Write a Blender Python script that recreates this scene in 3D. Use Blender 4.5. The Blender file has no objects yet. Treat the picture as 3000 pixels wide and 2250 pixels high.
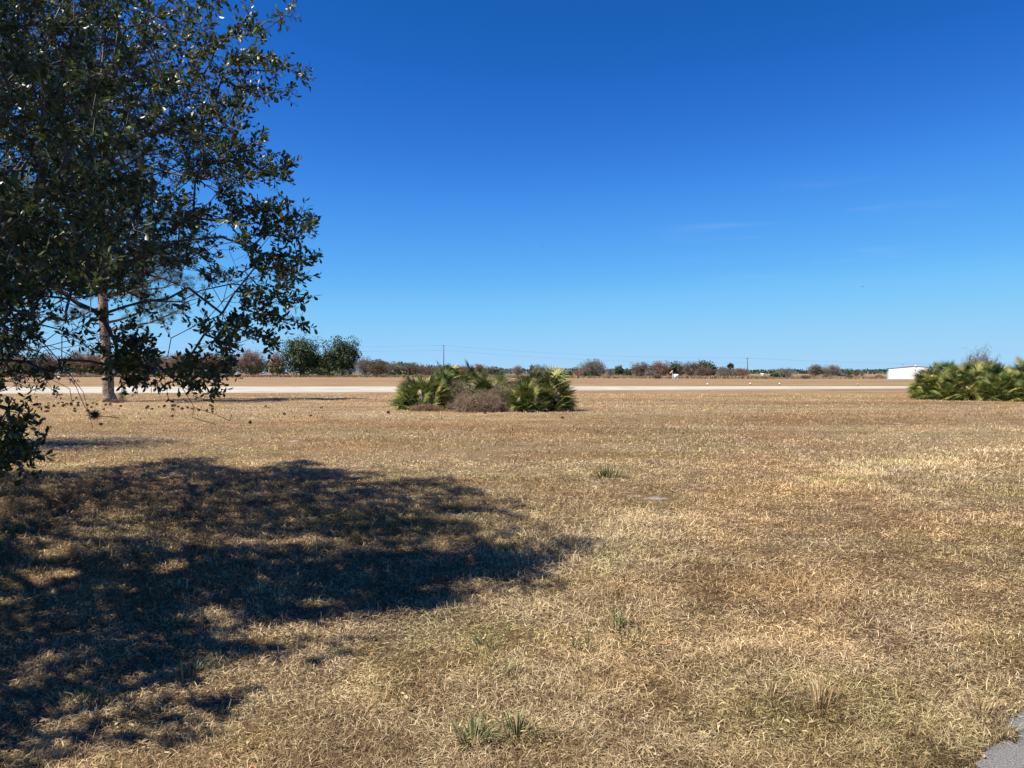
import bpy, math, random
import numpy as np
from mathutils import Vector
sc = bpy.context.scene
R = math.radians
random.seed(7); rng = np.random.default_rng(11)

# ------------------------------------------------------------------ camera
F = 2254.0; HZ = 1092.0; CAMH = 1.6            # focal length and horizon in photo pixels (3000 wide)
PITCH = math.atan((1125-HZ)/F)
cam = bpy.data.cameras.new('camera'); cam.sensor_width = 36; cam.lens = F/3000*36
cam.clip_end = 20000; cam.clip_start = 0.05
co = bpy.data.objects.new('camera', cam); sc.collection.objects.link(co)
co.location = (0, 0, CAMH); co.rotation_euler = (R(90)-PITCH, 0, 0); sc.camera = co

# ------------------------------------------------------------------ light
SUN_A = R(25); SUN_E = R(54)                    # direction the shadows run (from +X), elevation
SH = 1/math.tan(SUN_E)
w = bpy.data.worlds.new('World'); sc.world = w; w.use_nodes = True
nt = w.node_tree; bg = nt.nodes['Background']
sky = nt.nodes.new('ShaderNodeTexSky'); sky.sky_type = 'NISHITA'; sky.sun_disc = False
sky.sun_elevation = SUN_E; sky.sun_rotation = math.atan2(-math.cos(SUN_A), -math.sin(SUN_A)) % (2*math.pi)
sky.altitude = 0; sky.air_density = 0.6; sky.dust_density = 0.0; sky.ozone_density = 1.0
# a deep dry-winter blue: per-channel response applied to the physical sky
def world_scale(src, k):
    n = nt.nodes.new('ShaderNodeVectorMath'); n.operation = 'SCALE'; n.inputs['Scale'].default_value = k
    nt.links.new(src, n.inputs[0]); return n.outputs[0]
EXPO = 1.0
cv = nt.nodes.new('ShaderNodeRGBCurve')
SKY_IN = {0: [.05, .063, .098, .15, .202, .332, .503], 1: [.084, .105, .159, .225, .305, .44, .552], 2: [.159, .195, .275, .345, .423, .491]}
SKY_OUT = {0: [.012, .025, .072, .14, .215, .33, .39], 1: [.122, .165, .315, .45, .575, .645, .665], 2: [.485, .63, .86, .93, .96, .94]}
for ch in range(3):
    c_ = cv.mapping.curves[ch]; pts = list(zip(SKY_IN[ch], SKY_OUT[ch]))
    c_.points[0].location = (0, 0); c_.points[1].location = (1, SKY_OUT[ch][-1]*1.04)
    for x_, y_ in pts: c_.points.new(x_, y_)
cv.mapping.update()
nt.links.new(world_scale(sky.outputs[0], .06), cv.inputs['Color'])   # .06 brings the physical sky into the curve's range
# faint cirrus wisps, placed by direction in the sky
def wn(t_, **k):
    n = nt.nodes.new(t_)
    for a_, v_ in k.items(): setattr(n, a_, v_)
    return n
tcw = wn('ShaderNodeTexCoord'); mpw = wn('ShaderNodeMapping'); mpw.inputs['Rotation'].default_value = (0, R(9), 0); mpw.inputs['Scale'].default_value = (5, 3, 55)
nt.links.new(tcw.outputs['Generated'], mpw.inputs['Vector'])
nzw = wn('ShaderNodeTexNoise'); nzw.inputs['Scale'].default_value = 1.0; nzw.inputs['Detail'].default_value = 6; nt.links.new(mpw.outputs[0], nzw.inputs['Vector'])
sbw = wn('ShaderNodeVectorMath', operation='SUBTRACT'); sbw.inputs[1].default_value = (.345, .92, .165); nt.links.new(tcw.outputs['Generated'], sbw.inputs[0])
dvw = wn('ShaderNodeVectorMath', operation='DIVIDE'); dvw.inputs[1].default_value = (.19, .5, .075); nt.links.new(sbw.outputs[0], dvw.inputs[0])
lnw = wn('ShaderNodeVectorMath', operation='LENGTH'); nt.links.new(dvw.outputs[0], lnw.inputs[0])
m1w = wn('ShaderNodeMapRange', interpolation_type='SMOOTHSTEP'); m1w.inputs[1].default_value = .2; m1w.inputs[2].default_value = 1; m1w.inputs[3].default_value = 1; m1w.inputs[4].default_value = 0; nt.links.new(lnw.outputs['Value'], m1w.inputs[0])
m2w = wn('ShaderNodeMapRange', interpolation_type='SMOOTHSTEP'); m2w.inputs[1].default_value = .50; m2w.inputs[2].default_value = .74; m2w.inputs[4].default_value = .2; nt.links.new(nzw.outputs['Fac'], m2w.inputs[0])
muw = wn('ShaderNodeMath', operation='MULTIPLY'); nt.links.new(m1w.outputs[0], muw.inputs[0]); nt.links.new(m2w.outputs[0], muw.inputs[1])
mxw = wn('ShaderNodeMix', data_type='RGBA'); nt.links.new(muw.outputs[0], mxw.inputs[0]); nt.links.new(cv.outputs[0], mxw.inputs[6]); mxw.inputs[7].default_value = (.55, .72, .95, 1)
nt.links.new(world_scale(mxw.outputs[2], 10/2**EXPO), bg.inputs[0])
bg.inputs[1].default_value = 0.1
sl = bpy.data.lights.new('sun', 'SUN'); sl.energy = 5.0; sl.angle = R(0.53); sl.color = (1.0, 0.92, 0.78)
so = bpy.data.objects.new('sun', sl); sc.collection.objects.link(so)
so.rotation_euler = Vector((math.cos(SUN_A)*math.cos(SUN_E), math.sin(SUN_A)*math.cos(SUN_E), -math.sin(SUN_E))).to_track_quat('-Z', 'Y').to_euler()
sc.view_settings.view_transform = 'Standard'; sc.view_settings.look = 'None'
sc.view_settings.exposure = EXPO; sc.view_settings.gamma = 1.0

# ------------------------------------------------------------------ helpers
def G(px, py):                                  # ground point seen at a photo pixel
    a = np.array([(px-1500)/F, 1.0, -(py-1125)/F])
    c, s = math.cos(PITCH), math.sin(PITCH)
    d = np.array([a[0], a[1]*c+a[2]*s, -a[1]*s+a[2]*c])
    t = CAMH/-d[2]
    return np.array([d[0]*t, d[1]*t, 0.0])
def P(px, py, Y):                               # point on the ray at depth Y
    a = np.array([(px-1500)/F, 1.0, -(py-1125)/F])
    c, s = math.cos(PITCH), math.sin(PITCH)
    d = np.array([a[0], a[1]*c+a[2]*s, -a[1]*s+a[2]*c])
    t = Y/d[1]
    return np.array([d[0]*t, Y, CAMH+d[2]*t])
def proj(p):                                    # world -> photo pixels
    c, s = math.cos(PITCH), math.sin(PITCH)
    x = p[..., 0]; y = p[..., 1]; z = p[..., 2]-CAMH
    f = y*c - z*s; u = y*s + z*c
    f = np.where(f > 0.05, f, 0.05)
    return 1500+F*x/f, 1125-F*u/f
def inpoly(x, y, poly):
    ins = np.zeros(np.shape(x), bool); n = len(poly)
    for i in range(n):
        x1, y1 = poly[i]; x2, y2 = poly[(i+1) % n]
        if y1 == y2: continue
        c = ((y1 > y) != (y2 > y)) & (x < (x2-x1)*(y-y1)/(y2-y1)+x1)
        ins ^= c
    return ins
_lat = rng.random((256, 256))
def vnoise(x, y, s):                            # smooth value noise
    x = np.asarray(x)/s; y = np.asarray(y)/s
    xi = np.floor(x).astype(int); yi = np.floor(y).astype(int)
    fx = x-xi; fy = y-yi; fx = fx*fx*(3-2*fx); fy = fy*fy*(3-2*fy)
    g = lambda a, b: _lat[a % 256, b % 256]
    return (g(xi, yi)*(1-fx)+g(xi+1, yi)*fx)*(1-fy)+(g(xi, yi+1)*(1-fx)+g(xi+1, yi+1)*fx)*fy
def nrm(v): return v/np.maximum(np.linalg.norm(v, axis=-1, keepdims=True), 1e-9)

class MB:                                       # mesh collector with numpy blocks
    def __init__(s): s.v = []; s.f = {}; s.a = []; s.n = 0
    def add(s, V, faces, att=0.5):
        V = np.asarray(V, float).reshape(-1, 3)
        for Fc in faces:
            Fc = np.asarray(Fc, np.int64)
            if Fc.size: s.f.setdefault(Fc.shape[1], []).append(Fc+s.n)
        s.v.append(V); A = np.asarray(att, float)
        s.a.append(np.full(len(V), float(A)) if A.ndim == 0 else A.ravel())
        s.n += len(V)
    def batch(s, V, pat, att):                  # V (N,k,3), pat list of faces over k verts, att (N,)
        N, k = V.shape[:2]
        if N == 0: return
        off = (np.arange(N)*k)[:, None, None]; by = {}
        for f in pat: by.setdefault(len(f), []).append(f)
        fs = [(np.array(q)[None]+off).reshape(-1, m) for m, q in by.items()]
        s.add(V.reshape(-1, 3), fs, np.repeat(att, k) if np.ndim(att) else att)
    def box(s, c, d, att=0.5, rz=0.0):
        cx, cy, cz = c; x, y, z = d[0]/2, d[1]/2, d[2]/2
        V = np.array([(a*x, b*y, e*z) for a in (-1, 1) for b in (-1, 1) for e in (-1, 1)])
        ca, sa = math.cos(rz), math.sin(rz)
        V = np.stack([V[:, 0]*ca-V[:, 1]*sa+cx, V[:, 0]*sa+V[:, 1]*ca+cy, V[:, 2]+cz], 1)
        s.add(V, [[(0, 1, 3, 2), (4, 6, 7, 5), (0, 4, 5, 1), (2, 3, 7, 6), (0, 2, 6, 4), (1, 5, 7, 3)]], att)
    def tube(s, pts, rad, k=6, att=0.5, cap=True, bump=0.0):
        pts = np.asarray(pts, float); n = len(pts); rad = np.broadcast_to(rad, (n,))
        t = nrm(np.gradient(pts, axis=0)); ref = np.array([0, 0, 1.0]) if abs(t[0][2]) < .9 else np.array([1.0, 0, 0])
        a = nrm(np.cross(t, ref)); b = np.cross(t, a)
        th = np.arange(k)*2*math.pi/k
        rr = rad[:, None]*(1+bump*(rng.random((n, k))-.5))
        V = pts[:, None]+rr[..., None]*(a[:, None]*np.cos(th)[None, :, None]+b[:, None]*np.sin(th)[None, :, None])
        i = np.arange(n-1)[:, None]*k; j = np.arange(k)[None]; j2 = (j+1) % k
        Q = np.stack([i+j, i+j2, i+k+j2, i+k+j], -1).reshape(-1, 4)
        s.add(V.reshape(-1, 3), [Q], att)
        if cap: s.f.setdefault(k, []).append(np.array([np.arange(k)[::-1], (n-1)*k+np.arange(k)])+s.n-n*k)
    def segs(s, A, B, ra, rb, k=4, att=0.5):    # many separate tapered prisms
        t = nrm(B-A); ref = np.where(np.abs(t[:, 2:3]) < .9, np.array([[0, 0, 1.0]]), np.array([[1.0, 0, 0]]))
        a = nrm(np.cross(t, ref)); b = np.cross(t, a)
        th = np.arange(k)*2*math.pi/k; cs = (a[:, None]*np.cos(th)[None, :, None]+b[:, None]*np.sin(th)[None, :, None])
        V = np.concatenate([A[:, None]+cs*ra[:, None, None], B[:, None]+cs*rb[:, None, None]], 1)
        s.batch(V, [(j, (j+1) % k, k+(j+1) % k, k+j) for j in range(k)], att)
    def build(s, name, mat, parent=None, smooth=False):
        me = bpy.data.meshes.new(name)
        V = np.concatenate(s.v) if s.v else np.zeros((0, 3)); A = np.concatenate(s.a) if s.a else np.zeros(0)
        me.vertices.add(len(V)); me.vertices.foreach_set('co', V.astype(np.float32).ravel())
        L = []; T = []
        for m, q in s.f.items():
            q = np.concatenate(q); L.append(q.ravel()); T.append(np.full(len(q), m))
        L = np.concatenate(L); T = np.concatenate(T)
        me.loops.add(len(L)); me.loops.foreach_set('vertex_index', L.astype(np.int32))
        me.polygons.add(len(T)); me.polygons.foreach_set('loop_start', np.concatenate([[0], np.cumsum(T)[:-1]]).astype(np.int32))
        me.polygons.foreach_set('loop_total', T.astype(np.int32))
        if smooth: me.polygons.foreach_set('use_smooth', np.ones(len(T), bool))
        me.update(calc_edges=True)
        at = me.attributes.new('rnd', 'FLOAT', 'POINT'); at.data.foreach_set('value', A.astype(np.float32))
        me.materials.append(mat)
        o = bpy.data.objects.new(name, me); sc.collection.objects.link(o)
        if parent is not None: o.parent = parent
        return o
def local(mb, loc):                             # shift collected vertices so the parent's origin is at loc
    mb.v = [v-np.asarray(loc)[None] for v in mb.v]; return mb
def tag(o, label=None, cat=None, group=None, kind=None):
    if label: o['label'] = label
    if cat: o['category'] = cat
    if group: o['group'] = group
    if kind: o['kind'] = kind
    return o
def thing(name, loc, label, cat, group=None, kind=None):
    o = bpy.data.objects.new(name, None); sc.collection.objects.link(o)
    o.location = tuple(loc); o.empty_display_size = 0.3
    return tag(o, label, cat, group, kind)
def copy_tree(o, parent=None):
    c = o.copy(); sc.collection.objects.link(c); c.parent = parent
    for ch in o.children: copy_tree(ch, c)
    return c

# ------------------------------------------------------------------ materials
def mat(name, stops, rough=0.8, spec=0.3, attr=True, noise=None, trans=0.0, bump=None, mixn=0.0, metal=0.0):
    """stops: colour ramp over the per-piece random value (or a noise when attr=False)"""
    m = bpy.data.materials.new(name); m.use_nodes = True; t = m.node_tree; N = t.nodes; Lk = t.links
    b = N['Principled BSDF']; b.inputs['Roughness'].default_value = rough; b.inputs['Specular IOR Level'].default_value = spec
    b.inputs['Metallic'].default_value = metal
    cr = N.new('ShaderNodeValToRGB'); e = cr.color_ramp.elements
    while len(e) < len(stops): e.new(0.5)
    for k, (p, c) in enumerate(stops): e[k].position = p; e[k].color = (*c, 1)
    geo = N.new('ShaderNodeNewGeometry')
    src = None
    if attr:
        a = N.new('ShaderNodeAttribute'); a.attribute_name = 'rnd'; src = a.outputs['Fac']
    if noise:
        n = N.new('ShaderNodeTexNoise'); n.inputs['Scale'].default_value = noise; n.inputs['Detail'].default_value = 5; n.inputs['Roughness'].default_value = .65
        Lk.new(geo.outputs['Position'], n.inputs['Vector'])
        if src is None: src = n.outputs['Fac']
        else:
            mx = N.new('ShaderNodeMath'); mx.operation = 'MULTIPLY_ADD'
            sb = N.new('ShaderNodeMath'); sb.operation = 'SUBTRACT'; Lk.new(n.outputs['Fac'], sb.inputs[0]); sb.inputs[1].default_value = .5
            Lk.new(sb.outputs[0], mx.inputs[0]); mx.inputs[1].default_value = mixn or 1.0; Lk.new(src, mx.inputs[2]); src = mx.outputs[0]
    Lk.new(src, cr.inputs[0]); Lk.new(cr.outputs[0], b.inputs['Base Color'])
    if bump:
        n2 = N.new('ShaderNodeTexNoise'); n2.inputs['Scale'].default_value = bump[0]; n2.inputs['Detail'].default_value = 6
        Lk.new(geo.outputs['Position'], n2.inputs['Vector'])
        bp = N.new('ShaderNodeBump'); bp.inputs['Strength'].default_value = bump[1]; bp.inputs['Distance'].default_value = bump[2]
        Lk.new(n2.outputs['Fac'], bp.inputs['Height']); Lk.new(bp.outputs[0], b.inputs['Normal'])
    if trans > 0:
        tr = N.new('ShaderNodeBsdfTranslucent'); Lk.new(cr.outputs[0], tr.inputs['Color'])
        ms = N.new('ShaderNodeMixShader'); ms.inputs[0].default_value = trans
        Lk.new(b.outputs[0], ms.inputs[1]); Lk.new(tr.outputs[0], ms.inputs[2])
        Lk.new(ms.outputs[0], N['Material Output'].inputs['Surface'])
    return m
M = {}
M['oak_leaf'] = mat('oak_leaf', [(0, (.02, .032, .008)), (.5, (.055, .078, .018)), (.85, (.125, .155, .04)), (1, (.24, .19, .05))], rough=.40, spec=.55, trans=.25)
M['bark_grey'] = mat('bark_grey', [(0.2, (.05, .047, .042)), (.55, (.12, .11, .10)), (.9, (.24, .22, .20))], rough=.9, attr=False, noise=28, bump=(60, .6, .01))
M['pine_bark'] = mat('pine_bark', [(0.3, (.08, .05, .035)), (.5, (.20, .14, .10)), (.68, (.42, .36, .31))], rough=.95, attr=False, noise=9, bump=(11, .9, .05))
M['pine_needle'] = mat('pine_needle', [(0, (.035, .06, .018)), (.6, (.085, .12, .04)), (1, (.16, .17, .06))], rough=.55, trans=.2)
M['palmetto'] = mat('palmetto', [(0, (.015, .034, .008)), (.30, (.064, .102, .022)), (.68, (.19, .222, .052)), (1, (.40, .35, .12))], rough=.5, spec=.3, trans=.12)
M['dead_frond'] = mat('dead_frond', [(0, (0.0765, 0.0595, 0.0425)), (.6, (0.1785, 0.1445, 0.1105)), (1, (0.306, 0.255, 0.187))], rough=.9)
M['dead_twig'] = mat('dead_twig', [(0, (0.102, 0.068, 0.0442)), (.6, (0.2295, 0.1658, 0.1105)), (1, (0.391, 0.306, 0.2125))], rough=.9)
M['grass'] = None
M['far_red'] = mat('russet_foliage', [(0, (0.11, 0.0715, 0.0495)), (.6, (0.22, 0.1375, 0.0935)), (1, (0.319, 0.176, 0.099))], rough=.9, noise=.25, mixn=.6)
M['far_orange'] = mat('orange_foliage', [(0, (.12, .07, .045)), (.6, (.24, .12, .07)), (1, (.32, .15, .07))], rough=.9)
M['far_brown'] = mat('brown_foliage', [(0, (.065, .05, .034)), (.5, (.13, .10, .07)), (1, (.21, .16, .11))], rough=.9, noise=.3, mixn=.5)
M['far_grey'] = mat('grey_twigs', [(0, (.10, .085, .07)), (.6, (.19, .165, .14)), (1, (.29, .255, .22))], rough=.9)
M['far_green'] = mat('green_foliage', [(0, (0.0162, 0.0306, 0.0108)), (.55, (0.0405, 0.0612, 0.0216)), (1, (0.0855, 0.108, 0.0405))], rough=.6, noise=.3, mixn=.4)
M['far_bright'] = mat('bright_green_foliage', [(0, (0.0198, 0.036, 0.0108)), (.55, (0.0495, 0.0738, 0.0216)), (1, (0.117, 0.135, 0.045))], rough=.6, trans=.1)
M['white_paint'] = mat('white_paint', [(0, (.74, .74, .72)), (1, (.82, .82, .80))], rough=.5, attr=False, noise=3)
M['blue_paint'] = mat('pale_blue_paint', [(0, (.30, .46, .58)), (1, (.34, .50, .62))], rough=.5, attr=False, noise=3)
M['roof_trim'] = mat('roof_trim', [(0, (.14, .22, .30)), (1, (.20, .28, .36))], rough=.5, attr=False, noise=3)
M['grey_metal'] = mat('grey_metal', [(0, (.12, .12, .12)), (1, (.2, .2, .2))], rough=.5, attr=False, noise=3)
M['pole_wood'] = mat('pole_wood', [(0, (.06, .055, .05)), (1, (.14, .12, .10))], rough=.9, attr=False, noise=2)
M['orange'] = mat('faded_orange', [(0, (.55, .24, .13)), (1, (.66, .36, .22))], rough=.7, attr=False, noise=6)
M['cone'] = mat('pine_cone', [(0, (.035, .018, .012)), (.7, (.09, .045, .028)), (1, (.20, .12, .08))], rough=.85)
M['leaf_dead'] = mat('dry_leaf', [(0, (0.136, 0.085, 0.0425)), (.5, (0.306, 0.221, 0.119)), (.88, (0.493, 0.391, 0.238)), (.96, (0.357, 0.153, 0.068)), (1, (0.323, 0.119, 0.051))], rough=.7, trans=.1)
M['green_blade'] = mat('green_blade', [(0, (0.036, 0.056, 0.016)), (.5, (0.104, 0.128, 0.04)), (1, (0.36, 0.296, 0.144))], rough=.5, trans=.15)
M['moss'] = mat('air_plant', [(0, (.035, .045, .035)), (1, (.12, .14, .11))], rough=.8)
M['black'] = mat('dark_feather', [(0, (.01, .01, .01)), (1, (.02, .02, .02))], rough=.7)
M['tall_grass'] = mat('tall_dry_grass', [(0, (0.1275, 0.08925, 0.05525)), (.5, (0.2295, 0.17, 0.102)), (1, (0.357, 0.272, 0.17))], rough=.9, noise=.08, mixn=1.2)

SANDS = [(G(1925, 1460), .30, .16), (G(1860, 1453), .2, .10), (G(2865, 1191), .45, .35), (G(2630, 1240), .3, .2), (G(1940, 1165), .5, .6), (G(1920, 1640), .12, .07), (G(2985, 1217), .4, .25), (G(860, 1292), .2, .15)]
def dry_grass_material(name, is_ground):
    """patchy dry turf: straw, tan, russet, grey and a little green, by world position"""
    m = bpy.data.materials.new(name); m.use_nodes = True; t = m.node_tree; N = t.nodes; Lk = t.links
    b = N['Principled BSDF']; b.inputs['Roughness'].default_value = .85; b.inputs['Specular IOR Level'].default_value = .15
    geo = N.new('ShaderNodeNewGeometry')
    def noise(sc_, det=4, rough=.6, off=0.0, stretch=None):
        mp = N.new('ShaderNodeMapping'); mp.inputs['Location'].default_value = (off, off*1.7, off*.3)
        if stretch: mp.inputs['Scale'].default_value = stretch
        else: mp.inputs['Scale'].default_value = (1, 1, 0)
        Lk.new(geo.outputs['Position'], mp.inputs['Vector'])
        n = N.new('ShaderNodeTexNoise'); n.inputs['Scale'].default_value = sc_; n.inputs['Detail'].default_value = det; n.inputs['Roughness'].default_value = rough
        Lk.new(mp.outputs[0], n.inputs['Vector']); return n.outputs['Fac']
    def ramp(src, stops):
        cr = N.new('ShaderNodeValToRGB'); e = cr.color_ramp.elements
        while len(e) < len(stops): e.new(.5)
        for k, (p, c) in enumerate(stops):
            e[k].position = p; e[k].color = (*((c, c, c) if isinstance(c, (int, float)) else c), 1)
        Lk.new(src, cr.inputs[0]); return cr.outputs[0]
    def mix(fac, c1, c2, mode='MIX'):
        mx = N.new('ShaderNodeMix'); mx.data_type = 'RGBA'; mx.blend_type = mode
        if isinstance(fac, float): mx.inputs[0].default_value = fac
        else: Lk.new(fac, mx.inputs[0])
        for k, c in ((6, c1), (7, c2)):
            if isinstance(c, tuple): mx.inputs[k].default_value = (*c, 1)
            else: Lk.new(c, mx.inputs[k])
        return mx.outputs[2]
    if is_ground: base = ramp(noise(16, 8, .8), [(.3, (.10, .070, .040)), (.5, (.265, .194, .114)), (.72, (.43, .33, .205))])
    else:
        a = N.new('ShaderNodeAttribute'); a.attribute_name = 'rnd'
        base = ramp(a.outputs['Fac'], [(0, (.036, .024, .013)), (.28, (.205, .146, .080)), (.62, (.42, .317, .186)), (1, (.84, .70, .45))])
    c = mix(ramp(noise(.22, 5, .6, 3), [(.46, 0.0), (.66, .45)]), base, (1.02, .78, .62), 'MULTIPLY')      # russet areas
    c = mix(ramp(noise(.5, 5, .65, 17), [(.5, 0.0), (.66, .75)]), c, (.78, .86, .66), 'MULTIPLY')          # greener areas
    c = mix(ramp(noise(.8, 5, .65, 41), [(.52, 0.0), (.66, .6)]), c, (.92, .95, 1.12), 'MULTIPLY')        # bleached greyer areas
    c = mix(ramp(noise(.12, 6, .7, 29, (1, 2.2, 0)), [(.38, .6), (.56, 0.0)]), c, (.68, .63, .58), 'MULTIPLY')   # thin, darker turf
    c = mix(ramp(noise(1.6, 4, .6, 55), [(.45, 0.0), (.75, .8)]), c, (1.3, 1.25, 1.08), 'MULTIPLY')
    c = mix(ramp(noise(1.1, 5, .7, 77), [(.30, .8), (.47, 0.0)]), c, (.60, .56, .50), 'MULTIPLY')
    c = mix(ramp(noise(.035, 5, .65, 63, (1, 5, 0)), [(.40, .7), (.53, 0.0)]), c, (.66, .60, .54), 'MULTIPLY')   # long mown streaks
    c = mix(ramp(noise(.06, 5, .65, 91, (1, 4, 0)), [(.5, 0.0), (.64, .5)]), c, (.98, .82, .70), 'MULTIPLY')
    # field beyond the runway: redder
    sx = N.new('ShaderNodeSeparateXYZ'); Lk.new(geo.outputs['Position'], sx.inputs[0])
    if is_ground:                                # soil under the near blades, its colour darkened to paint shade into the gaps
        m0 = N.new('ShaderNodeMapRange'); m0.inputs[1].default_value = 8; m0.inputs[2].default_value = 26; m0.inputs[3].default_value = .75; m0.inputs[4].default_value = 0
        Lk.new(sx.outputs['Y'], m0.inputs[0]); c = mix(m0.outputs[0], c, (.42, .40, .38), 'MULTIPLY')
    mr = N.new('ShaderNodeMapRange'); mr.inputs[1].default_value = 25; mr.inputs[2].default_value = 110; mr.inputs[4].default_value = .8
    Lk.new(sx.outputs['Y'], mr.inputs[0])
    c = mix(mr.outputs[0], c, (.96, .92, .92), 'MULTIPLY')
    if is_ground:
        sandc = ramp(noise(9, 6, .7, 5), [(.38, (.10, .085, .06)), (.60, (.46, .43, .37))])
        acc = None
        for (p, rx, ry) in SANDS:
            vm = N.new('ShaderNodeVectorMath'); vm.operation = 'SUBTRACT'; Lk.new(geo.outputs['Position'], vm.inputs[0]); vm.inputs[1].default_value = tuple(p)
            vs = N.new('ShaderNodeVectorMath'); vs.operation = 'DIVIDE'; Lk.new(vm.outputs[0], vs.inputs[0]); vs.inputs[1].default_value = (rx, ry*2, 10)
            ln = N.new('ShaderNodeVectorMath'); ln.operation = 'LENGTH'; Lk.new(vs.outputs[0], ln.inputs[0])
            ad = N.new('ShaderNodeMath'); ad.operation = 'ADD'; Lk.new(ln.outputs['Value'], ad.inputs[0]); Lk.new(noise(3, 5, .7, 9), ad.inputs[1])
            q = ramp(ad.outputs[0], [(.8, .85), (1.05, 0.0)])
            if acc is None: acc = q
            else: acc = mix(1.0, acc, q, 'LIGHTEN')
        c = mix(acc, c, sandc)
        bp = N.new('ShaderNodeBump'); bp.inputs['Strength'].default_value = .9; bp.inputs['Distance'].default_value = .05
        Lk.new(noise(14, 8, .75, 2), bp.inputs['Height']); Lk.new(bp.outputs[0], b.inputs['Normal'])
        Lk.new(c, b.inputs['Base Color'])
    else:
        Lk.new(c, b.inputs['Base Color'])
        tr = N.new('ShaderNodeBsdfTranslucent'); Lk.new(c, tr.inputs['Color'])
        ms = N.new('ShaderNodeMixShader'); ms.inputs[0].default_value = .2
        Lk.new(b.outputs[0], ms.inputs[1]); Lk.new(tr.outputs[0], ms.inputs[2]); Lk.new(ms.outputs[0], N['Material Output'].inputs['Surface'])
    return m
M['ground'] = dry_grass_material('dry_turf', True)
M['grass'] = dry_grass_material('dry_grass_blade', False)
M['concrete'] = mat('pale_concrete', [(.35, (0.272, 0.2507, 0.2125)), (.5, (0.357, 0.3315, 0.2848)), (.65, (0.425, 0.3952, 0.34))], rough=.85, attr=False, noise=.22, bump=(30, .3, .01))
M['shoulder'] = mat('sandy_shoulder', [(.3, (0.34, 0.2975, 0.2295)), (.7, (0.459, 0.4165, 0.34))], rough=.9, attr=False, noise=2.5)
M['asphalt'] = mat('worn_asphalt', [(.35, (0.049, 0.049, 0.0504)), (.5, (0.133, 0.133, 0.133)), (.68, (0.294, 0.287, 0.28))], rough=.9, attr=False, noise=160, bump=(180, .8, .006))

# ------------------------------------------------------------------ ground, runway, pavement
mb = MB()
mb.add([(-4000, -30, 0), (4000, -30, 0), (4000, 6000, 0), (-4000, 6000, 0)], [[(0, 1, 2, 3)]])
tag(mb.build('ground', M['ground']), kind='structure')
def strip(pts_near, pts_far, z, n=60):
    pn = np.array(pts_near, float); pf = np.array(pts_far, float)
    xs = np.linspace(0, 1, n)
    def samp(p):
        s = np.linspace(0, 1, len(p)); return np.stack([np.interp(xs, s, p[:, 0]), np.interp(xs, s, p[:, 1])], 1)
    a = samp(pn); c = samp(pf)
    V = np.concatenate([np.c_[a, np.full(n, z)], np.c_[c, np.full(n, z)]])
    i = np.arange(n-1); return V, np.stack([i, i+1, n+i+1, n+i], 1)
gn = [G(-300, 1155), G(600, 1151.5), G(1170, 1149), G(1660, 1144), G(2650, 1138.5), G(3500, 1136)]
gf = [G(-300, 1134), G(600, 1133), G(1170, 1132.7), G(1660, 1132.5), G(2650, 1131.6), G(3500, 1131)]
V, Q = strip([g[:2] for g in gn], [g[:2] for g in gf], .012)
mb = MB(); mb.add(V, [Q]); tag(mb.build('runway_shoulder', M['shoulder']), kind='structure')
gn2 = [g[:2]*(1+.03) for g in gn]; gf2 = [g[:2]*(1-.045) for g in gf]
V, Q = strip(gn2, gf2, .018)
mb = MB(); mb.add(V, [Q]); tag(mb.build('runway', M['concrete']), kind='structure')
# worn pavement corner at the bottom right, ragged edge
edge = [(3010, 2085), (2960, 2110), (2955, 2135), (2985, 2160), (2975, 2185), (2940, 2175), (2895, 2200), (2870, 2225), (2855, 2262), (2845, 2330), (2700, 2500)]
E = [G(*e)[:2] for e in edge]; EE = []
for a, c in zip(E[:-1], E[1:]):
    for k in range(5):
        q = a+(c-a)*k/5; EE.append(q+(rng.random(2)-.5)*.025)
EE.append(E[-1]); far = np.array([4.5, 1.2]); far2 = np.array([5.5, 3.4])
poly = EE+[far, far2]
mb = MB(); mb.add([(p[0], p[1], .012) for p in poly], [[tuple(range(len(poly)))[::-1]]])
tag(mb.build('pavement', M['asphalt']), kind='structure')
PAVE = [(p[0], p[1]) for p in poly]

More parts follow.
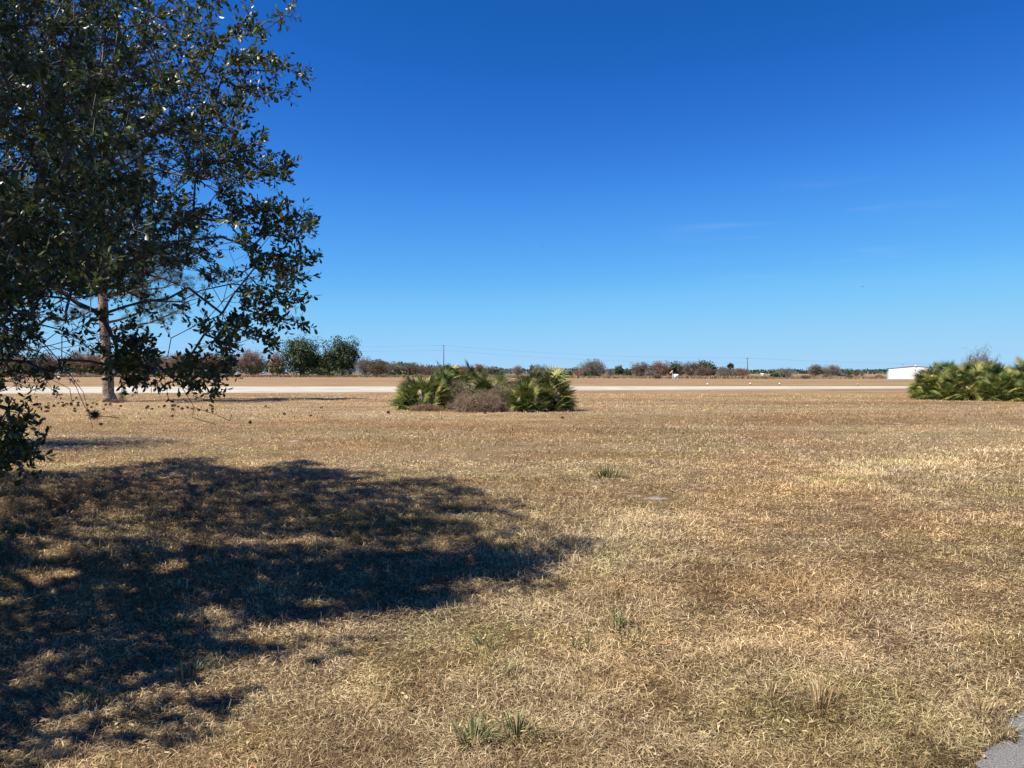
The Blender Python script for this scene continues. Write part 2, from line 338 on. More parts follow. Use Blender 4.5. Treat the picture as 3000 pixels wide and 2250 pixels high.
# ------------------------------------------------------------------ near turf: real blades
def blades(N, d0, d1, powd, wid, ln, upr, seed, name, label):
    r = np.random.default_rng(seed)
    # density falls with distance from the standing point
    u = r.random(N)
    if abs(powd-2) < 1e-6: d = d0*(d1/d0)**u
    else:
        k = 2-powd*1.0; d = (d0**k+u*(d1**k-d0**k))**(1/k)
    tx = (r.random(N)*2-1)*.80
    x = tx*d; y = d
    h = vnoise(x+50, y+50, .35)*.6+vnoise(x+20, y+80, 1.3)*.6+vnoise(x, y, 4.)*.5
    patch = vnoise(x*1.0+9, y*1.0+3, .18)
    band = np.zeros(N)                           # longer, paler grass left beside the old mowing track
    TR = [(0.2, 6.4), (1.4, 7.8), (2.9, 9.6), (5.6, 12.2), (9.6, 15.3), (20, 21)]
    for (ax_, ay_), (bx_, by_) in zip(TR[:-1], TR[1:]):
        ux, uy = bx_-ax_, by_-ay_; tt_ = np.clip(((x-ax_)*ux+(y-ay_)*uy)/(ux*ux+uy*uy), 0, 1)
        dd = np.hypot(x-ax_-ux*tt_, y-ay_-uy*tt_)/(.35+.035*y); band = np.maximum(band, np.exp(-dd**2))
    keep = np.ones(N, bool)
    for (p, rx, ry) in SANDS:
        keep &= ~((((x-p[0])/rx)**2+((y-p[1])/(ry*2))**2) < .55+.5*(r.random(N)-.3))
    keep &= ~inpoly(x, y, PAVE)
    keep &= ~((y > 58))
    keep &= (r.random(N) < .34+.95*patch)
    x, y, d, h, tx, band = x[keep], y[keep], d[keep], h[keep]*(1+.45*band[keep]), tx[keep], band[keep]; N = len(x)
    sc_ = (d/4)
    L = ln*(0.5+r.random(N)*1.0)*(.34+.95*h)*np.maximum(sc_, .8)**.22
    W = wid*(.6+.8*r.random(N))*np.maximum(sc_, .8)**.72
    th = r.random(N)*2*math.pi
    el = np.clip(np.abs(r.normal(0, .42, N))*upr*(.5+h*.7), .02, 1.45)
    el = np.where(r.random(N) < .12*upr, .7+.7*r.random(N), el)
    dr = np.stack([np.cos(th)*np.cos(el), np.sin(th)*np.cos(el), np.sin(el)], 1)
    yaw = th+math.pi/2+(r.random(N)-.5)*1.0
    sd = np.stack([np.cos(yaw), np.sin(yaw), (r.random(N)-.5)*.9], 1); sd = nrm(sd)
    base = np.stack([x, y, r.random(N)*.022*(.4+h)], 1)
    cv = r.normal(0, .35, N)[:, None]*sd*L[:, None]*.6
    mid = base+dr*L[:, None]*.55+cv*.35+np.array([0, 0, 1])*L[:, None]*.06
    dp = dr.copy(); dp[:, 2] -= r.random(N)*.55
    tip = mid+nrm(dp)*L[:, None]*.5+cv*.6
    tip[:, 2] = np.maximum(tip[:, 2], .003)
    V = np.stack([base-sd*W[:, None]*.5, base+sd*W[:, None]*.5, mid-sd*W[:, None]*.45, mid+sd*W[:, None]*.45, tip], 1)
    rn = np.clip(r.normal(.5, .32, N)+.35*(vnoise(x+7, y+31, .25)-.5)+.22*band+(.04 if d0 > 10 else 0), 0, 1)
    mb = MB(); mb.batch(V, [(0, 1, 3, 2), (2, 3, 4)], rn)
    return tag(mb.build(name, M['grass']), label, 'grass', kind='stuff')
blades(760000, 2.7, 14, 1.9, .0025, .038, .56, 1, 'dry_grass', 'matted dry tan grass covering the near field')
blades(300000, 13, 58, 2.0, .0034, .032, .8, 2, 'distant_dry_grass', 'short dry grass farther out towards the runway')

# leaf litter
N = 1600
d = 2.8*(7.5/2.8)**rng.random(N); tx = (rng.random(N)*2-1)*.75
k = rng.random(N) < np.clip(1.5-d/4.2, .06, 1); d, tx = d[k], tx[k]; N = len(d)
def leafshape(N, base, dr, sd, L, W, fold):
    up = nrm(np.cross(dr, sd)); L = L[:, None]; W = W[:, None]; fold = np.broadcast_to(fold, (N,))[:, None]
    p = lambda a, b, c: base+dr*L*a+sd*W*b+up*L*c
    return np.stack([p(0, 0, 0), p(.35, -.42, 0)+up*W*fold, p(.35, .42, 0)+up*W*fold, p(.72, -.5, -.03)+up*W*fold, p(.72, .5, -.03)+up*W*fold, p(1, 0, -.08), p(.5, 0, 0)], 1)
LEAFP = [(0, 1, 6), (0, 6, 2), (1, 3, 6), (6, 4, 2), (3, 5, 6), (6, 5, 4)]
base = np.stack([tx*d, d, .012+.025*rng.random(N)], 1); th = rng.random(N)*6.28
kk = ~inpoly(base[:, 0], base[:, 1], PAVE) | (rng.random(N) < .2)
base, th = base[kk], th[kk]; N = len(base)
dr = nrm(np.stack([np.cos(th), np.sin(th), .35*(rng.random(N)-.5)], 1)); sd = nrm(np.stack([-np.sin(th), np.cos(th), .6*(rng.random(N)-.5)], 1))
mb = MB(); mb.batch(leafshape(N, base, dr, sd, .018+.026*rng.random(N), .009+.011*rng.random(N), .2), LEAFP, rng.random(N))
tag(mb.build('leaf_litter', M['leaf_dead']), 'fallen tan and rust oak leaves strewn over the nearest grass', 'leaves', kind='stuff')

# green tufts and bleached tufts in the lawn
def tuft(px, py, h, nb, spread, m, label, cat='grass tuft', name='grass_tuft', w=.006):
    g = G(px, py); N = nb
    th = rng.random(N)*6.28; rr = rng.random(N)*spread*.35
    base = np.stack([g[0]+np.cos(th)*rr, g[1]+np.sin(th)*rr, np.zeros(N)], 1)
    el = .5+.95*rng.random(N); L = h*(.5+.6*rng.random(N))
    dr = np.stack([np.cos(th)*np.cos(el), np.sin(th)*np.cos(el), np.sin(el)], 1)
    sd = np.stack([-np.sin(th), np.cos(th), 0*th], 1); W = w*(.6+.7*rng.random(N))
    mid = base+dr*L[:, None]*.6; dp = dr.copy(); dp[:, 2] -= .3+.5*rng.random(N); tip = mid+nrm(dp)*L[:, None]*.45
    V = np.stack([base-sd*W[:, None]*.5, base+sd*W[:, None]*.5, mid-sd*W[:, None]*.5, mid+sd*W[:, None]*.5, tip], 1)
    mb = MB(); mb.batch(V-g[None, None], [(0, 1, 3, 2), (2, 3, 4)], rng.random(N))
    o = mb.build(name, M[m]); o.location = tuple(g); tag(o, label, cat, 'grass tufts in the lawn'); return o
tuft(1385, 2185, .15, 90, .20, 'green_blade', 'green grass tuft near bottom edge, left of the pair')
tuft(1512, 2165, .14, 80, .16, 'green_blade', 'green grass tuft near bottom edge, right of the pair')
tuft(1480, 1985, .13, 40, .15, 'green_blade', 'thin green tuft behind the right tuft of the front pair')
tuft(1805, 1850, .16, 40, .16, 'green_blade', 'upright dark green blades in sunlit lawn centre right')
tuft(1850, 1885, .13, 50, .30, 'green_blade', 'spreading pale green tuft beside the upright green blades')
tuft(1720, 1910, .10, 55, .25, 'green_blade', 'yellow green tuft left of the spreading pale tuft')
tuft(1780, 1398, .22, 120, .7, 'green_blade', 'low green patch of blades above the bare sandy spot', w=.012)
tuft(1430, 1900, .12, 50, .3, 'green_blade', 'small dull green tuft just beyond the shadow edge')
tuft(2400, 2075, .16, 80, .3, 'leaf_dead', 'bleached straw tuft leaning over in the right foreground', w=.004)
tuft(2250, 2060, .18, 40, .3, 'leaf_dead', 'wispy straw stalks left of the bleached leaning tuft', w=.003)
tuft(2210, 1920, .14, 60, .3, 'leaf_dead', 'reddish straw tuft in the middle right lawn', w=.004)
tuft(2870, 2100, .15, 60, .25, 'leaf_dead', 'straw tuft at the corner of the worn pavement', w=.004)
tuft(250, 2060, .10, 90, .4, 'green_blade', 'low green weed patch in the oak shade, bottom left')
tuft(560, 1985, .12, 70, .3, 'green_blade', 'blue green tuft inside the oak shade')

# ------------------------------------------------------------------ palmettos
def fan(mb, hub, p, s, rad, nseg, spread, wseg, att, cup=.12, droop=.15):
    n = np.cross(p, s); n /= np.linalg.norm(n)
    ph = np.linspace(-spread, spread, nseg)+rng.normal(0, .03, nseg)
    dr = np.cos(ph)[:, None]*p+np.sin(ph)[:, None]*s+n*cup
    dr = nrm(dr); L = rad*(1-.18*np.abs(ph)/spread)*(.9+.2*rng.random(nseg))
    sd = nrm(np.cross(n[None], dr)); h = np.asarray(hub)[None]
    W = wseg
    mid = h+dr*L[:, None]*.45
    tip = h+dr*L[:, None]; tip[:, 2] -= L*droop*rng.random(nseg)
    V = np.stack([h+dr*0.01-sd*.006, h+dr*0.01+sd*.006, mid-sd*W+n*W*.5, mid+sd*W+n*W*.5, mid-n*W*.2, tip], 1)
    mb.batch(V, [(0, 4, 2), (0, 1, 4), (1, 3, 4), (2, 4, 5), (4, 3, 5)], np.clip(att+rng.normal(0, .14, nseg), 0, 1))
def palmetto(loc, rad, hgt, nf, label, group, nd=8, seg=18, fr=.58, name='saw_palmetto', deep=1.0, wseg=.017, tall=0, cat='palmetto'):
    """rounded clump of fan leaves on arching stalks; deep squashes it front to back"""
    live = MB(); dead = MB(); stalk = MB(); nf = int(nf*2.3); hgt *= 1.22; nd = int(nd*1.2)
    loc = np.array([loc[0], loc[1], 0.0])
    for i in range(nf):
        az = random.random()*6.283; u = random.random()
        el = math.asin(min(1, .02+u*.98)) if random.random() < .75 else random.random()*.5
        q = .62+.38*random.random()
        d_ = np.array([math.cos(az)*math.cos(el), math.sin(az)*math.cos(el), math.sin(el)])
        hub = np.array([d_[0]*(rad-fr*.55)*q, d_[1]*(rad-fr*.55)*q*deep, max(.12, .12+d_[2]*(hgt-fr*.75)*q)])
        if tall: hub[2] += tall
        out = nrm(np.array([d_[0]+random.gauss(0, .28), d_[1]+random.gauss(0, .28), d_[2]*.95+random.gauss(.22, .28)]))
        up = np.array([0, 0, 1.0]); s = np.cross(out, up)
        if np.linalg.norm(s) < .1: s = np.array([1.0, 0, 0])
        s = nrm(s); n = np.cross(s, out); a = random.gauss(0, .55); s = s*math.cos(a)+n*math.sin(a)
        r0 = random.random()
        att = np.clip(random.gauss(.42, .24), .0, .85) if r0 < .84 else .95
        fan(live, hub, out, s, fr*(.8+.4*random.random()), seg, 1.25+.5*random.random(), wseg, att)
        st = np.array([hub[0]*.25, hub[1]*.25, .05+tall*.8])
        mid = (st+hub)/2+np.array([0, 0, .08])
        stalk.tube([st, mid, hub], [.009, .007, .005], 3, att=.5, cap=False)
    for i in range(nd):
        az = random.random()*6.283; q = .35+.6*random.random()
        hub = np.array([math.cos(az)*rad*q*.8, math.sin(az)*rad*q*.8*deep, .15+tall+random.random()*hgt*.45])
        out = nrm(np.array([math.cos(az)*.6, math.sin(az)*.6, -.55+.4*random.random()])); s = nrm(np.cross(out, np.array([0, 0, 1.0])))
        fan(dead, hub, out, s, fr*(.45+.3*random.random()), max(6, seg-4), .5, wseg*.45, random.random(), droop=.4)
    t = thing(name, loc, label, cat, group)
    live.build('fronds', M['palmetto'], t); stalk.build('stalks', M['palmetto'], t)
    if nd: dead.build('dead_fronds', M['dead_frond'], t)
    return t
GP = 'palmettos of the island clump in mid field'
palmetto(P(1238, 1100, 33.4), 1.35, 1.40, 46, 'palmetto at the left end of the mid field island clump', GP)
palmetto(P(1222, 1100, 34.6), 1.1, 1.25, 30, 'palmetto half hidden behind the left end plant of the island clump', GP)
palmetto(P(1430, 1100, 34.2), 1.1, 1.3, 26, 'palmetto directly behind the brown thicket in the island clump', GP)
palmetto(P(1305, 1100, 34.0), 1.05, 1.65, 34, 'palmetto just right of the left end plant, darker and taller', GP)
palmetto(P(1385, 1100, 35.0), 1.25, 1.75, 34, 'palmetto behind the brown thicket, under the tall head', GP)
palmetto(P(1475, 1100, 35.6), 1.25, 1.45, 26, 'low palmetto at the back centre of the island clump', GP)
palmetto(P(1555, 1100, 35.2), 1.15, 1.65, 28, 'palmetto at the back right of the island clump with straw tips', GP)
palmetto(P(1545, 1100, 31.6), .85, 1.05, 30, 'front palmetto just right of the brown thicket', GP)
palmetto(P(1618, 1100, 32.4), 1.0, 1.62, 46, 'bright round palmetto at the right end of the island clump', GP)
palmetto(P(1318, 1100, 35.2), .42, .55, 9, 'tall palmetto head standing above the island clump', GP, nd=2, fr=.42, tall=1.45)
GR = 'palmettos of the big thicket at right'
rp = [(25.15, 46.2, 1.3, 1.6, 'palmetto at the left tip of the big right thicket'), (25.9, 44.9, 1.3, 1.8, 'second palmetto from the left tip of the big right thicket'),
      (26.4, 46.9, 1.5, 2.05, None), (27.6, 43.6, 1.3, 1.55, None), (27.9, 45.6, 1.5, 2.0, None), (29.2, 42.6, 1.3, 1.6, None), (29.7, 44.6, 1.5, 2.1, None), (30.8, 41.8, 1.3, 1.6, None),
      (31.4, 43.8, 1.5, 2.3, 'tallest palmetto, top right of the big right thicket'), (32.6, 41.4, 1.4, 1.7, None), (33.2, 43.5, 1.5, 2.1, None), (28.5, 47.6, 1.6, 2.1, None), (26.2, 47.9, 1.4, 1.75, None), (29.9, 48.2, 1.6, 2.1, None), (31.0, 46.6, 1.6, 2.1, None)]
nf_, nb_ = 0, 0
ORD = ['third', 'fourth', 'fifth', 'sixth', 'seventh', 'eighth', 'ninth', 'tenth']
NUM = ['two', 'three', 'four', 'five', 'six', 'seven', 'eight', 'nine']
for x, y, r_, h_, lb in rp:
    fnt = y < 45
    if not lb:
        if fnt: lb = 'palmetto in the front edge of the big right thicket, '+ORD[nf_]+' from its left tip'; nf_ += 1
        else: lb = 'palmetto in the back row of the big right thicket, number '+NUM[nb_]+' of its row'; nb_ += 1
    palmetto((x, y), r_, h_, 62 if fnt else 48, lb or ('palmetto packed in the front of the big right thicket' if fnt else 'palmetto packed in the back of the big right thicket'),
             GR, nd=12 if fnt else 2, seg=16, fr=.56)

# ------------------------------------------------------------------ twiggy bushes
def twig_bush(loc, rx, ry, h, n, m, label, cat='bush', seg=.16, leaf=None, leafm=None, leafn=0, group=None, name='bush', z0=0.0, thin=.006):
    """tangled twigs filling a dome; a few small leaves"""
    loc = np.asarray([loc[0], loc[1], 0.0]); mb = MB()
    u = rng.random(n)**.45; az = rng.random(n)*6.283; el = np.arcsin(rng.random(n))
    tip = np.stack([rx*u*np.cos(az)*np.cos(el), ry*u*np.sin(az)*np.cos(el), z0+h*u*np.sin(el)], 1)
    tip *= (1+.18*(vnoise(az*3+5, el*4+loc[0], 1.)-.5)[:, None]*2)
    tip[:, 2] *= .62+.75*vnoise(tip[:, 0]+loc[0]*3+20, tip[:, 1]+7, .45)
    tip[:, 2] = np.maximum(tip[:, 2], .03)
    d_ = nrm(nrm(tip+np.array([0, 0, .2*h]))+rng.normal(0, .75, (n, 3)))
    L = seg*(.5+rng.random(n)); A = tip-d_*L[:, None]; A[:, 2] = np.maximum(A[:, 2], .01)
    kn = A+(tip-A)*.5+rng.normal(0, .12, (n, 3))*L[:, None]
    at = np.clip(rng.normal(.5, .25, n), 0, 1)
    mb.segs(A, kn, np.full(n, thin), np.full(n, thin*.8), 3, at); mb.segs(kn, tip, np.full(n, thin*.8), np.full(n, thin*.3), 3, at)
    # stems
    k = max(6, n//60); idx = rng.integers(0, n, k)
    S = np.stack([rng.normal(0, rx*.12, k), rng.normal(0, ry*.12, k), np.zeros(k)], 1)
    mid = (S+A[idx])/2+np.array([0, 0, .12*h])
    mb.segs(S, mid, np.full(k, thin*2.6), np.full(k, thin*1.8), 4, .3); mb.segs(mid, A[idx], np.full(k, thin*1.8), np.full(k, thin), 4, .3)
    t = thing(name, loc, label, cat, group)
    mb.build('twigs', M[m], t)
    if leafn:
        q = rng.integers(0, n, leafn); b = tip[q]+rng.normal(0, leaf, (leafn, 3)); b[:, 2] = np.maximum(b[:, 2], .02)
        d2 = nrm(rng.normal(0, 1, (leafn, 3))); s2 = nrm(np.cross(d2, rng.normal(0, 1, (leafn, 3))))
        lb = MB(); lb.batch(leafshape(leafn, b, d2, s2, leaf*(.7+.6*rng.random(leafn)), leaf*.5*(.7+.6*rng.random(leafn)), .1), LEAFP, rng.random(leafn))
        lb.build('foliage', M[leafm], t)
    return t
twig_bush(P(1405, 1100, 31.6), 1.3, .8, .98, 6500, 'dead_twig', 'low tangled brown thicket at the front of the island clump', seg=.15, leaf=.035, leafm='dead_twig', leafn=5000)
twig_bush(P(1475, 1100, 32.6), .75, .7, 1.2, 3000, 'dead_twig', 'olive brown shrub behind the low brown thicket', seg=.15, leaf=.04, leafm='far_green', leafn=2600)
twig_bush(P(1250, 1100, 32.1), .8, .4, .33, 1800, 'dead_twig', 'reddish dry weeds at the foot of the left palmettos', seg=.14, leaf=.04, leafm='far_orange', leafn=2200)
twig_bush(P(1350, 1100, 33.3), .8, .6, 1.15, 2500, 'dead_twig', 'dark leafy shrub between the left palmettos and the brown thicket', seg=.15, leaf=.05, leafm='far_green', leafn=3500)
twig_bush(P(1590, 1100, 34.2), .6, .5, 1.65, 1600, 'far_grey', 'grey bare twigs between the two right hand palmettos', seg=.25)
# bare tree behind the right thicket
def bare_tree(loc, h, w, label, m='far_grey', depth=5, cat='tree', thin=.012, name='bare_tree', group=None, leafn=0, leafm=None, leaf=.1):
    t = thing(name, (loc[0], loc[1], 0), label, cat, group)
    tr = MB(); cr = MB(); tips = []
    def grow(p, d_, L, r, k):
        q = p; nseg = 3
        pts = [p]
        for _ in range(nseg):
            d_ = nrm(d_+rng.normal(0, .16, 3)+np.array([0, 0, .03])); q = q+d_*L/nseg; pts.append(q)
        (tr if k >= depth-1 else cr).tube(pts, np.linspace(r, r*.68, nseg+1), 5 if k > 2 else 3, att=random.random(), cap=False)
        if k == 0: tips.append(q); return
        for _ in range(3 if k > 1 else 4):
            e = nrm(rng.normal(0, 1, 3)); dd = nrm(d_+e*(.62+.25*random.random())*np.array([w, w, .8]))
            grow(pts[random.choice([2, 3])], dd, L*(.68+.15*random.random()), r*.6, k-1)
    for j in range(3):
        a = j*2.1+random.random(); grow(np.array([0, 0, 0.0]), nrm(np.array([math.cos(a)*.45*w, math.sin(a)*.45*w, 1])), h*.34, h*.022, depth)
    tr.build('trunk', M['bark_grey'], t); cr.build('crown', M[m], t)
    return t
twig_bush((33.6, 55.0), 1.9, 1.4, 2.95, 6500, 'far_brown', 'bare grey tree rising behind the big right palmetto thicket', cat='tree', seg=.42, name='bare_tree', thin=.011, leaf=.05, leafm='far_grey', leafn=1500)

# ------------------------------------------------------------------ far trees
def far_tree(px, top, Y, wpx, kind, label, group='trees along the far edge of the field', base=0.0, trunk=True, name=None, dens=1.0, squat=.5):
    """Y metres away, wpx photo pixels wide, top at photo row top"""
    c = P(px, top, Y); X = c[0]; H = max(c[2], 1.0); Wd = wpx/F*Y/2
    matname = {'red': 'far_red', 'orange': 'far_orange', 'brown': 'far_brown', 'grey': 'far_grey', 'green': 'far_green', 'pine': 'far_green'}[kind]
    t = thing(name or {'green': 'evergreen_tree', 'pine': 'pine_tree'}.get(kind, 'leafless_tree'), (X, Y, 0), label, 'tree', group)
    dp = min(Wd, 6)
    res = Y/F*3000/1024                      # metres per rendered pixel
    fs = res*(.75 if kind in ('green', 'pine') else .6)
    area = Wd*2*H; ph = rng.random(6)*6.28
    n = int(np.clip(area/(fs*fs)*5*dens*(1.25 if kind in('green', 'pine') else .95), 300, 12000))
    v = nrm(rng.normal(0, 1, (n, 3))); azv = np.arctan2(v[:, 1], v[:, 0]); zv = v[:, 2]
    lobe = .13*np.sin(3*azv+ph[0]+2*zv)+.12*np.sin(5*azv+ph[1])*np.cos(4*zv+ph[2])+.10*np.sin(9*zv+ph[3]+3*azv)+.07*np.sin(13*azv+ph[4]+5*zv)
    cells = vnoise(azv*3+ph[5]*9, zv*4+ph[4]*9, .8)                  # leaf masses with hollows between
    r_ = (.35+.65*rng.random(n)**.6)*(.86+1.35*lobe)*np.where(cells < .3, .86, 1.04)
    zc = H*(.50+.3*base); p = np.stack([v[:, 0]*r_*Wd, v[:, 1]*r_*dp, zc+zv*r_*(H-zc)*(1.05)], 1)
    low = p[:, 2] < zc; p[low, 2] = zc+(p[low, 2]-zc)*(zc-H*base)/max(H-zc, .1)
    p[:, 2] = np.clip(p[:, 2], max(.1, H*base), H*1.04); lob = p[rng.integers(0, n, 30)]
    cr = MB()
    if kind in ('green', 'pine'):
        d2 = nrm(rng.normal(0, 1, (n, 3))); s2 = nrm(np.cross(d2, v+rng.normal(0, .5, (n, 3))))
        sz = fs*(1.0+1.2*rng.random(n))
        cr.batch(leafshape(n, p, d2, s2, sz, sz*.75, .15), LEAFP, np.clip(rng.normal(.5, .25, n), 0, 1))
    else:
        d2 = nrm(v+rng.normal(0, .6, (n, 3))+np.array([0, 0, .3])); ln = fs*(1.1+1.5*rng.random(n))
        cr.segs(p-d2*ln[:, None]*.5, p+d2*ln[:, None]*.5, np.full(n, fs*.17), np.full(n, fs*.08), 3, np.clip(rng.normal(.5, .27, n), 0, 1))
        m2 = int(n*(.55 if kind != 'grey' else .12)); q = rng.integers(0, n, m2); d3 = nrm(rng.normal(0, 1, (m2, 3))); s3 = nrm(np.cross(d3, rng.normal(0, 1, (m2, 3))))
        sz = fs*(.6+.7*rng.random(m2)); cr.batch(leafshape(m2, p[q]+d2[q]*fs*.5, d3, s3, sz, sz*.7, .1), LEAFP, np.clip(rng.normal(.55, .27, m2), 0, 1))
    cr.build('crown', M[matname], t)
    if trunk:
        tb = MB(); k = 4
        tb.tube([(0, 0, 0), (rng.normal(0, .1), 0, H*.35), (rng.normal(0, .3), 0, H*.6)], [H*.03, H*.022, H*.012], 6)
        for i in range(7):
            l = lob[rng.integers(0, len(lob))]; z0 = H*(.12+.3*rng.random())
            tb.tube([(0, 0, z0), (l[0]*.4, l[1]*.4, (z0+l[2])*.55), (l[0]*.9, l[1]*.9, l[2])], [H*.014, H*.010, H*.004], 4, cap=False)
        tb.build('trunk', M['bark_grey'], t)
    return t
T = far_tree
T(40, 1040, 330, 130, 'red', 'russet thicket tree at the far left edge behind the oak twigs')
T(130, 1036, 340, 110, 'red', 'russet tree left of the pine trunk, second from the left edge')
T(235, 1029, 330, 110, 'red', 'russet round tree just left of the pine trunk')
T(290, 1036, 345, 90, 'red', 'russet tree directly behind the pine trunk')
T(370, 1036, 330, 120, 'red', 'russet tree just right of the pine trunk, far off')
T(450, 1035, 340, 120, 'red', 'russet tree under the low pine bough')
T(530, 1033, 330, 120, 'red', 'russet tree below the tip of the low pine bough')
T(600, 1036, 345, 110, 'red', 'russet tree left of the small dark green trees')
T(665, 1032, 350, 70, 'green', 'small dark green tree between russet trees, left of the two big oaks')
T(630, 1036, 370, 40, 'green', 'tiny dark green treetop poking over the russet trees')
T(735, 1026, 320, 100, 'red', 'pinkish brown leafless tree left of the orange one')
T(812, 1033, 318, 56, 'orange', 'orange brown tree touching the left big oak')
T(880, 984, 300, 126, 'green', 'left one of the two big dark live oaks', dens=1.6, squat=.45, name='live_oak')
T(1002, 989, 300, 122, 'green', 'right one of the two big dark live oaks', dens=1.6, squat=.45, name='live_oak')
T(941, 1036, 306, 90, 'green', 'lower dark oak crown filling the gap between the two big oaks', name='live_oak')
T(1068, 1046, 290, 58, 'grey', 'grey leafless bush tree right beside the big oaks')
T(1105, 1056, 285, 70, 'brown', 'dark brown round shrub right of the big oaks')
T(1150, 1060, 300, 70, 'grey', 'grey brown shrub left of the utility pole')
T(1205, 1064, 320, 90, 'brown', 'low brown shrub near the utility pole foot')
T(1110, 1054, 700, 70, 'green', 'distant dark pine tops behind the brown shrub')
T(1180, 1062, 700, 90, 'green', 'distant dark treetops left of the utility pole')
T(1260, 1072, 340, 80, 'brown', 'low brown shrub hidden behind the island clump, left')
T(1345, 1070, 350, 70, 'red', 'low russet shrub seen over the island clump')
T(1403, 1065, 350, 40, 'red', 'small russet tree seen over the middle of the island clump')
T(1450, 1079, 380, 90, 'brown', 'low brown bush line seen over the island clump')
T(1517, 1070, 330, 36, 'grey', 'thin grey leafless tree above the island clump')
T(1560, 1068, 360, 18, 'green', 'tiny dark round treetop above the island clump')
T(1582, 1069, 320, 60, 'grey', 'grey leafless tree above the right end of the island clump')
T(1640, 1078, 300, 80, 'grey', 'low grey shrub right of the island clump')
T(1738, 1054, 250, 88, 'grey', 'large round grey brown leafless tree right of the island clump', dens=1.3)
T(1700, 1082, 300, 50, 'orange', 'low reddish shrub at the left foot of the round grey tree')
T(1812, 1072, 420, 30, 'green', 'small round green tree right of the round grey tree')
T(1788, 1080, 300, 34, 'grey', 'small pale shrub between round grey tree and small green tree')
T(1840, 1080, 420, 50, 'green', 'low dark green bushes left of the brown grove')
T(1880, 1062, 250, 75, 'brown', 'brown tree at the left end of the grove by the white board')
T(1935, 1058, 250, 75, 'red', 'russet brown tree in the grove left of the white board')
T(1985, 1060, 255, 60, 'brown', 'brown tree in the grove directly behind the white board')
T(1972, 1064, 245, 24, 'green', 'narrow greenish tree behind the windsock')
T(1905, 1083, 235, 40, 'grey', 'low pinkish grey shrub at the front of the grove')
T(2030, 1060, 250, 70, 'brown', 'brown tree in the grove right of the white board')
T(2063, 1058, 290, 64, 'pine', 'dark green pine top rising behind the right end of the grove', squat=.4)
T(2085, 1070, 285, 34, 'pine', 'lower dark green pine limb right of the tall pine top', squat=.4)
T(2060, 1075, 240, 60, 'brown', 'dark brown shrub under the pine top in the grove')
T(2118, 1073, 240, 50, 'grey', 'grey brown shrub left of the cabbage palm')
T(2170, 1078, 240, 56, 'red', 'reddish brown shrub between cabbage palm and right pole')
T(2140, 1086, 236, 80, 'brown', 'low brown shrub in front of the cabbage palm')
T(2297, 1079, 230, 60, 'grey', 'pale leafless tree right of the right hand pole')
T(2390, 1068, 300, 50, 'brown', 'dark round tree, left one of the pair in the distance')
T(2438, 1069, 300, 62, 'grey', 'grey leafless tree, right one of the distant pair', dens=1.2)
T(2486, 1085, 320, 13, 'green', 'lollipop shaped dark tree alone in the distance')
T(2508, 1083, 320, 22, 'brown', 'small brown tree left of the thin mast')
T(2525, 1086, 330, 14, 'grey', 'tiny grey tree beside the thin mast')
T(2420, 1097, 220, 26, 'brown', 'low brown bush in the field before the distant pair', trunk=False, name='bush')
T(2360, 1101, 200, 34, 'brown', 'low wide brown bush left of the others in the right field', trunk=False, name='bush')
T(2488, 1099, 210, 26, 'brown', 'low brown bush below the lollipop tree', trunk=False, name='bush')
T(2575, 1101, 215, 22, 'brown', 'low brown bush left of the white hangar', trunk=False, name='bush')
T(1925, 1096, 200, 30, 'brown', 'low weedy bush left of the white board', trunk=False, name='bush')
# cabbage palm in the grove
t = thing('cabbage_palm', (P(2140, 1090, 245)[0], 245, 0), 'cabbage palm with round green head among brown shrubs by the right pole', 'palm tree')
tb = MB(); tb.tube([(0, 0, 0), (0, 0, 3.6)], [.22, .18], 8); tb.build('trunk', M['bark_grey'], t)
cr = MB()
for i in range(110):
    v = nrm(rng.normal(0, 1, 3)); v[2] = v[2]*.8+.15; hub = np.array([0, 0, 3.7])+v*(.1+.5*rng.random())
    s = nrm(np.cross(v, rng.normal(0, 1, 3))); fan(cr, hub, nrm(v), s, .85, 7, 1.2, .08, .3+.5*rng.random())
cr.build('crown', M['far_bright'], t)
# palmetto hedges in front of the far trees
for i, (px, top, Y, wpx, lb) in enumerate([(60, 1070, 300, 150, 'at far left behind oak twigs'), (235, 1070, 300, 110, 'left of the pine trunk'), (400, 1076, 305, 130, 'right of the pine trunk'), (560, 1074, 300, 130, 'under the pine bough tip'),
        (710, 1068, 285, 100, 'below the pinkish tree'), (790, 1069, 285, 90, 'below the orange tree'), (935, 1078, 280, 70, 'at the foot of the two big oaks'), (1000, 1080, 280, 60, 'under the right big oak'), (1175, 1084, 280, 70, 'left of the utility pole foot'),
        (1420, 1082, 300, 120, 'seen over the island clump'), (1650, 1088, 250, 50, 'right of the island clump'), (1730, 1092, 235, 50, 'before the round grey tree'), (2275, 1097, 225, 34, 'below the pale leafless tree')]):
    c = P(px, top, Y); Wd = wpx/F*Y/2; H = c[2]
    t = thing('palmetto_thicket', (c[0], Y, 0), 'distant green palmetto thicket '+lb, 'palmetto', 'distant palmetto thickets')
    n = int(Wd*26); cr = MB()
    for k in range(n):
        x = (rng.random()*2-1)*Wd; e = 1-.5*abs(x/Wd)**3; z = H*e*(.35+.6*rng.random()); y = (rng.random()*2-1)*2.2
        o = nrm(np.array([rng.normal(0, .5), -.3+rng.normal(0, .5), .7])); s = nrm(np.cross(o, rng.normal(0, 1, 3)))
        fan(cr, np.array([x, y, z]), o, s, .85, 5, 1.2, .13, np.clip(rng.normal(.5, .25), 0, 1))
    cr.build('fronds', M['far_bright'], t)
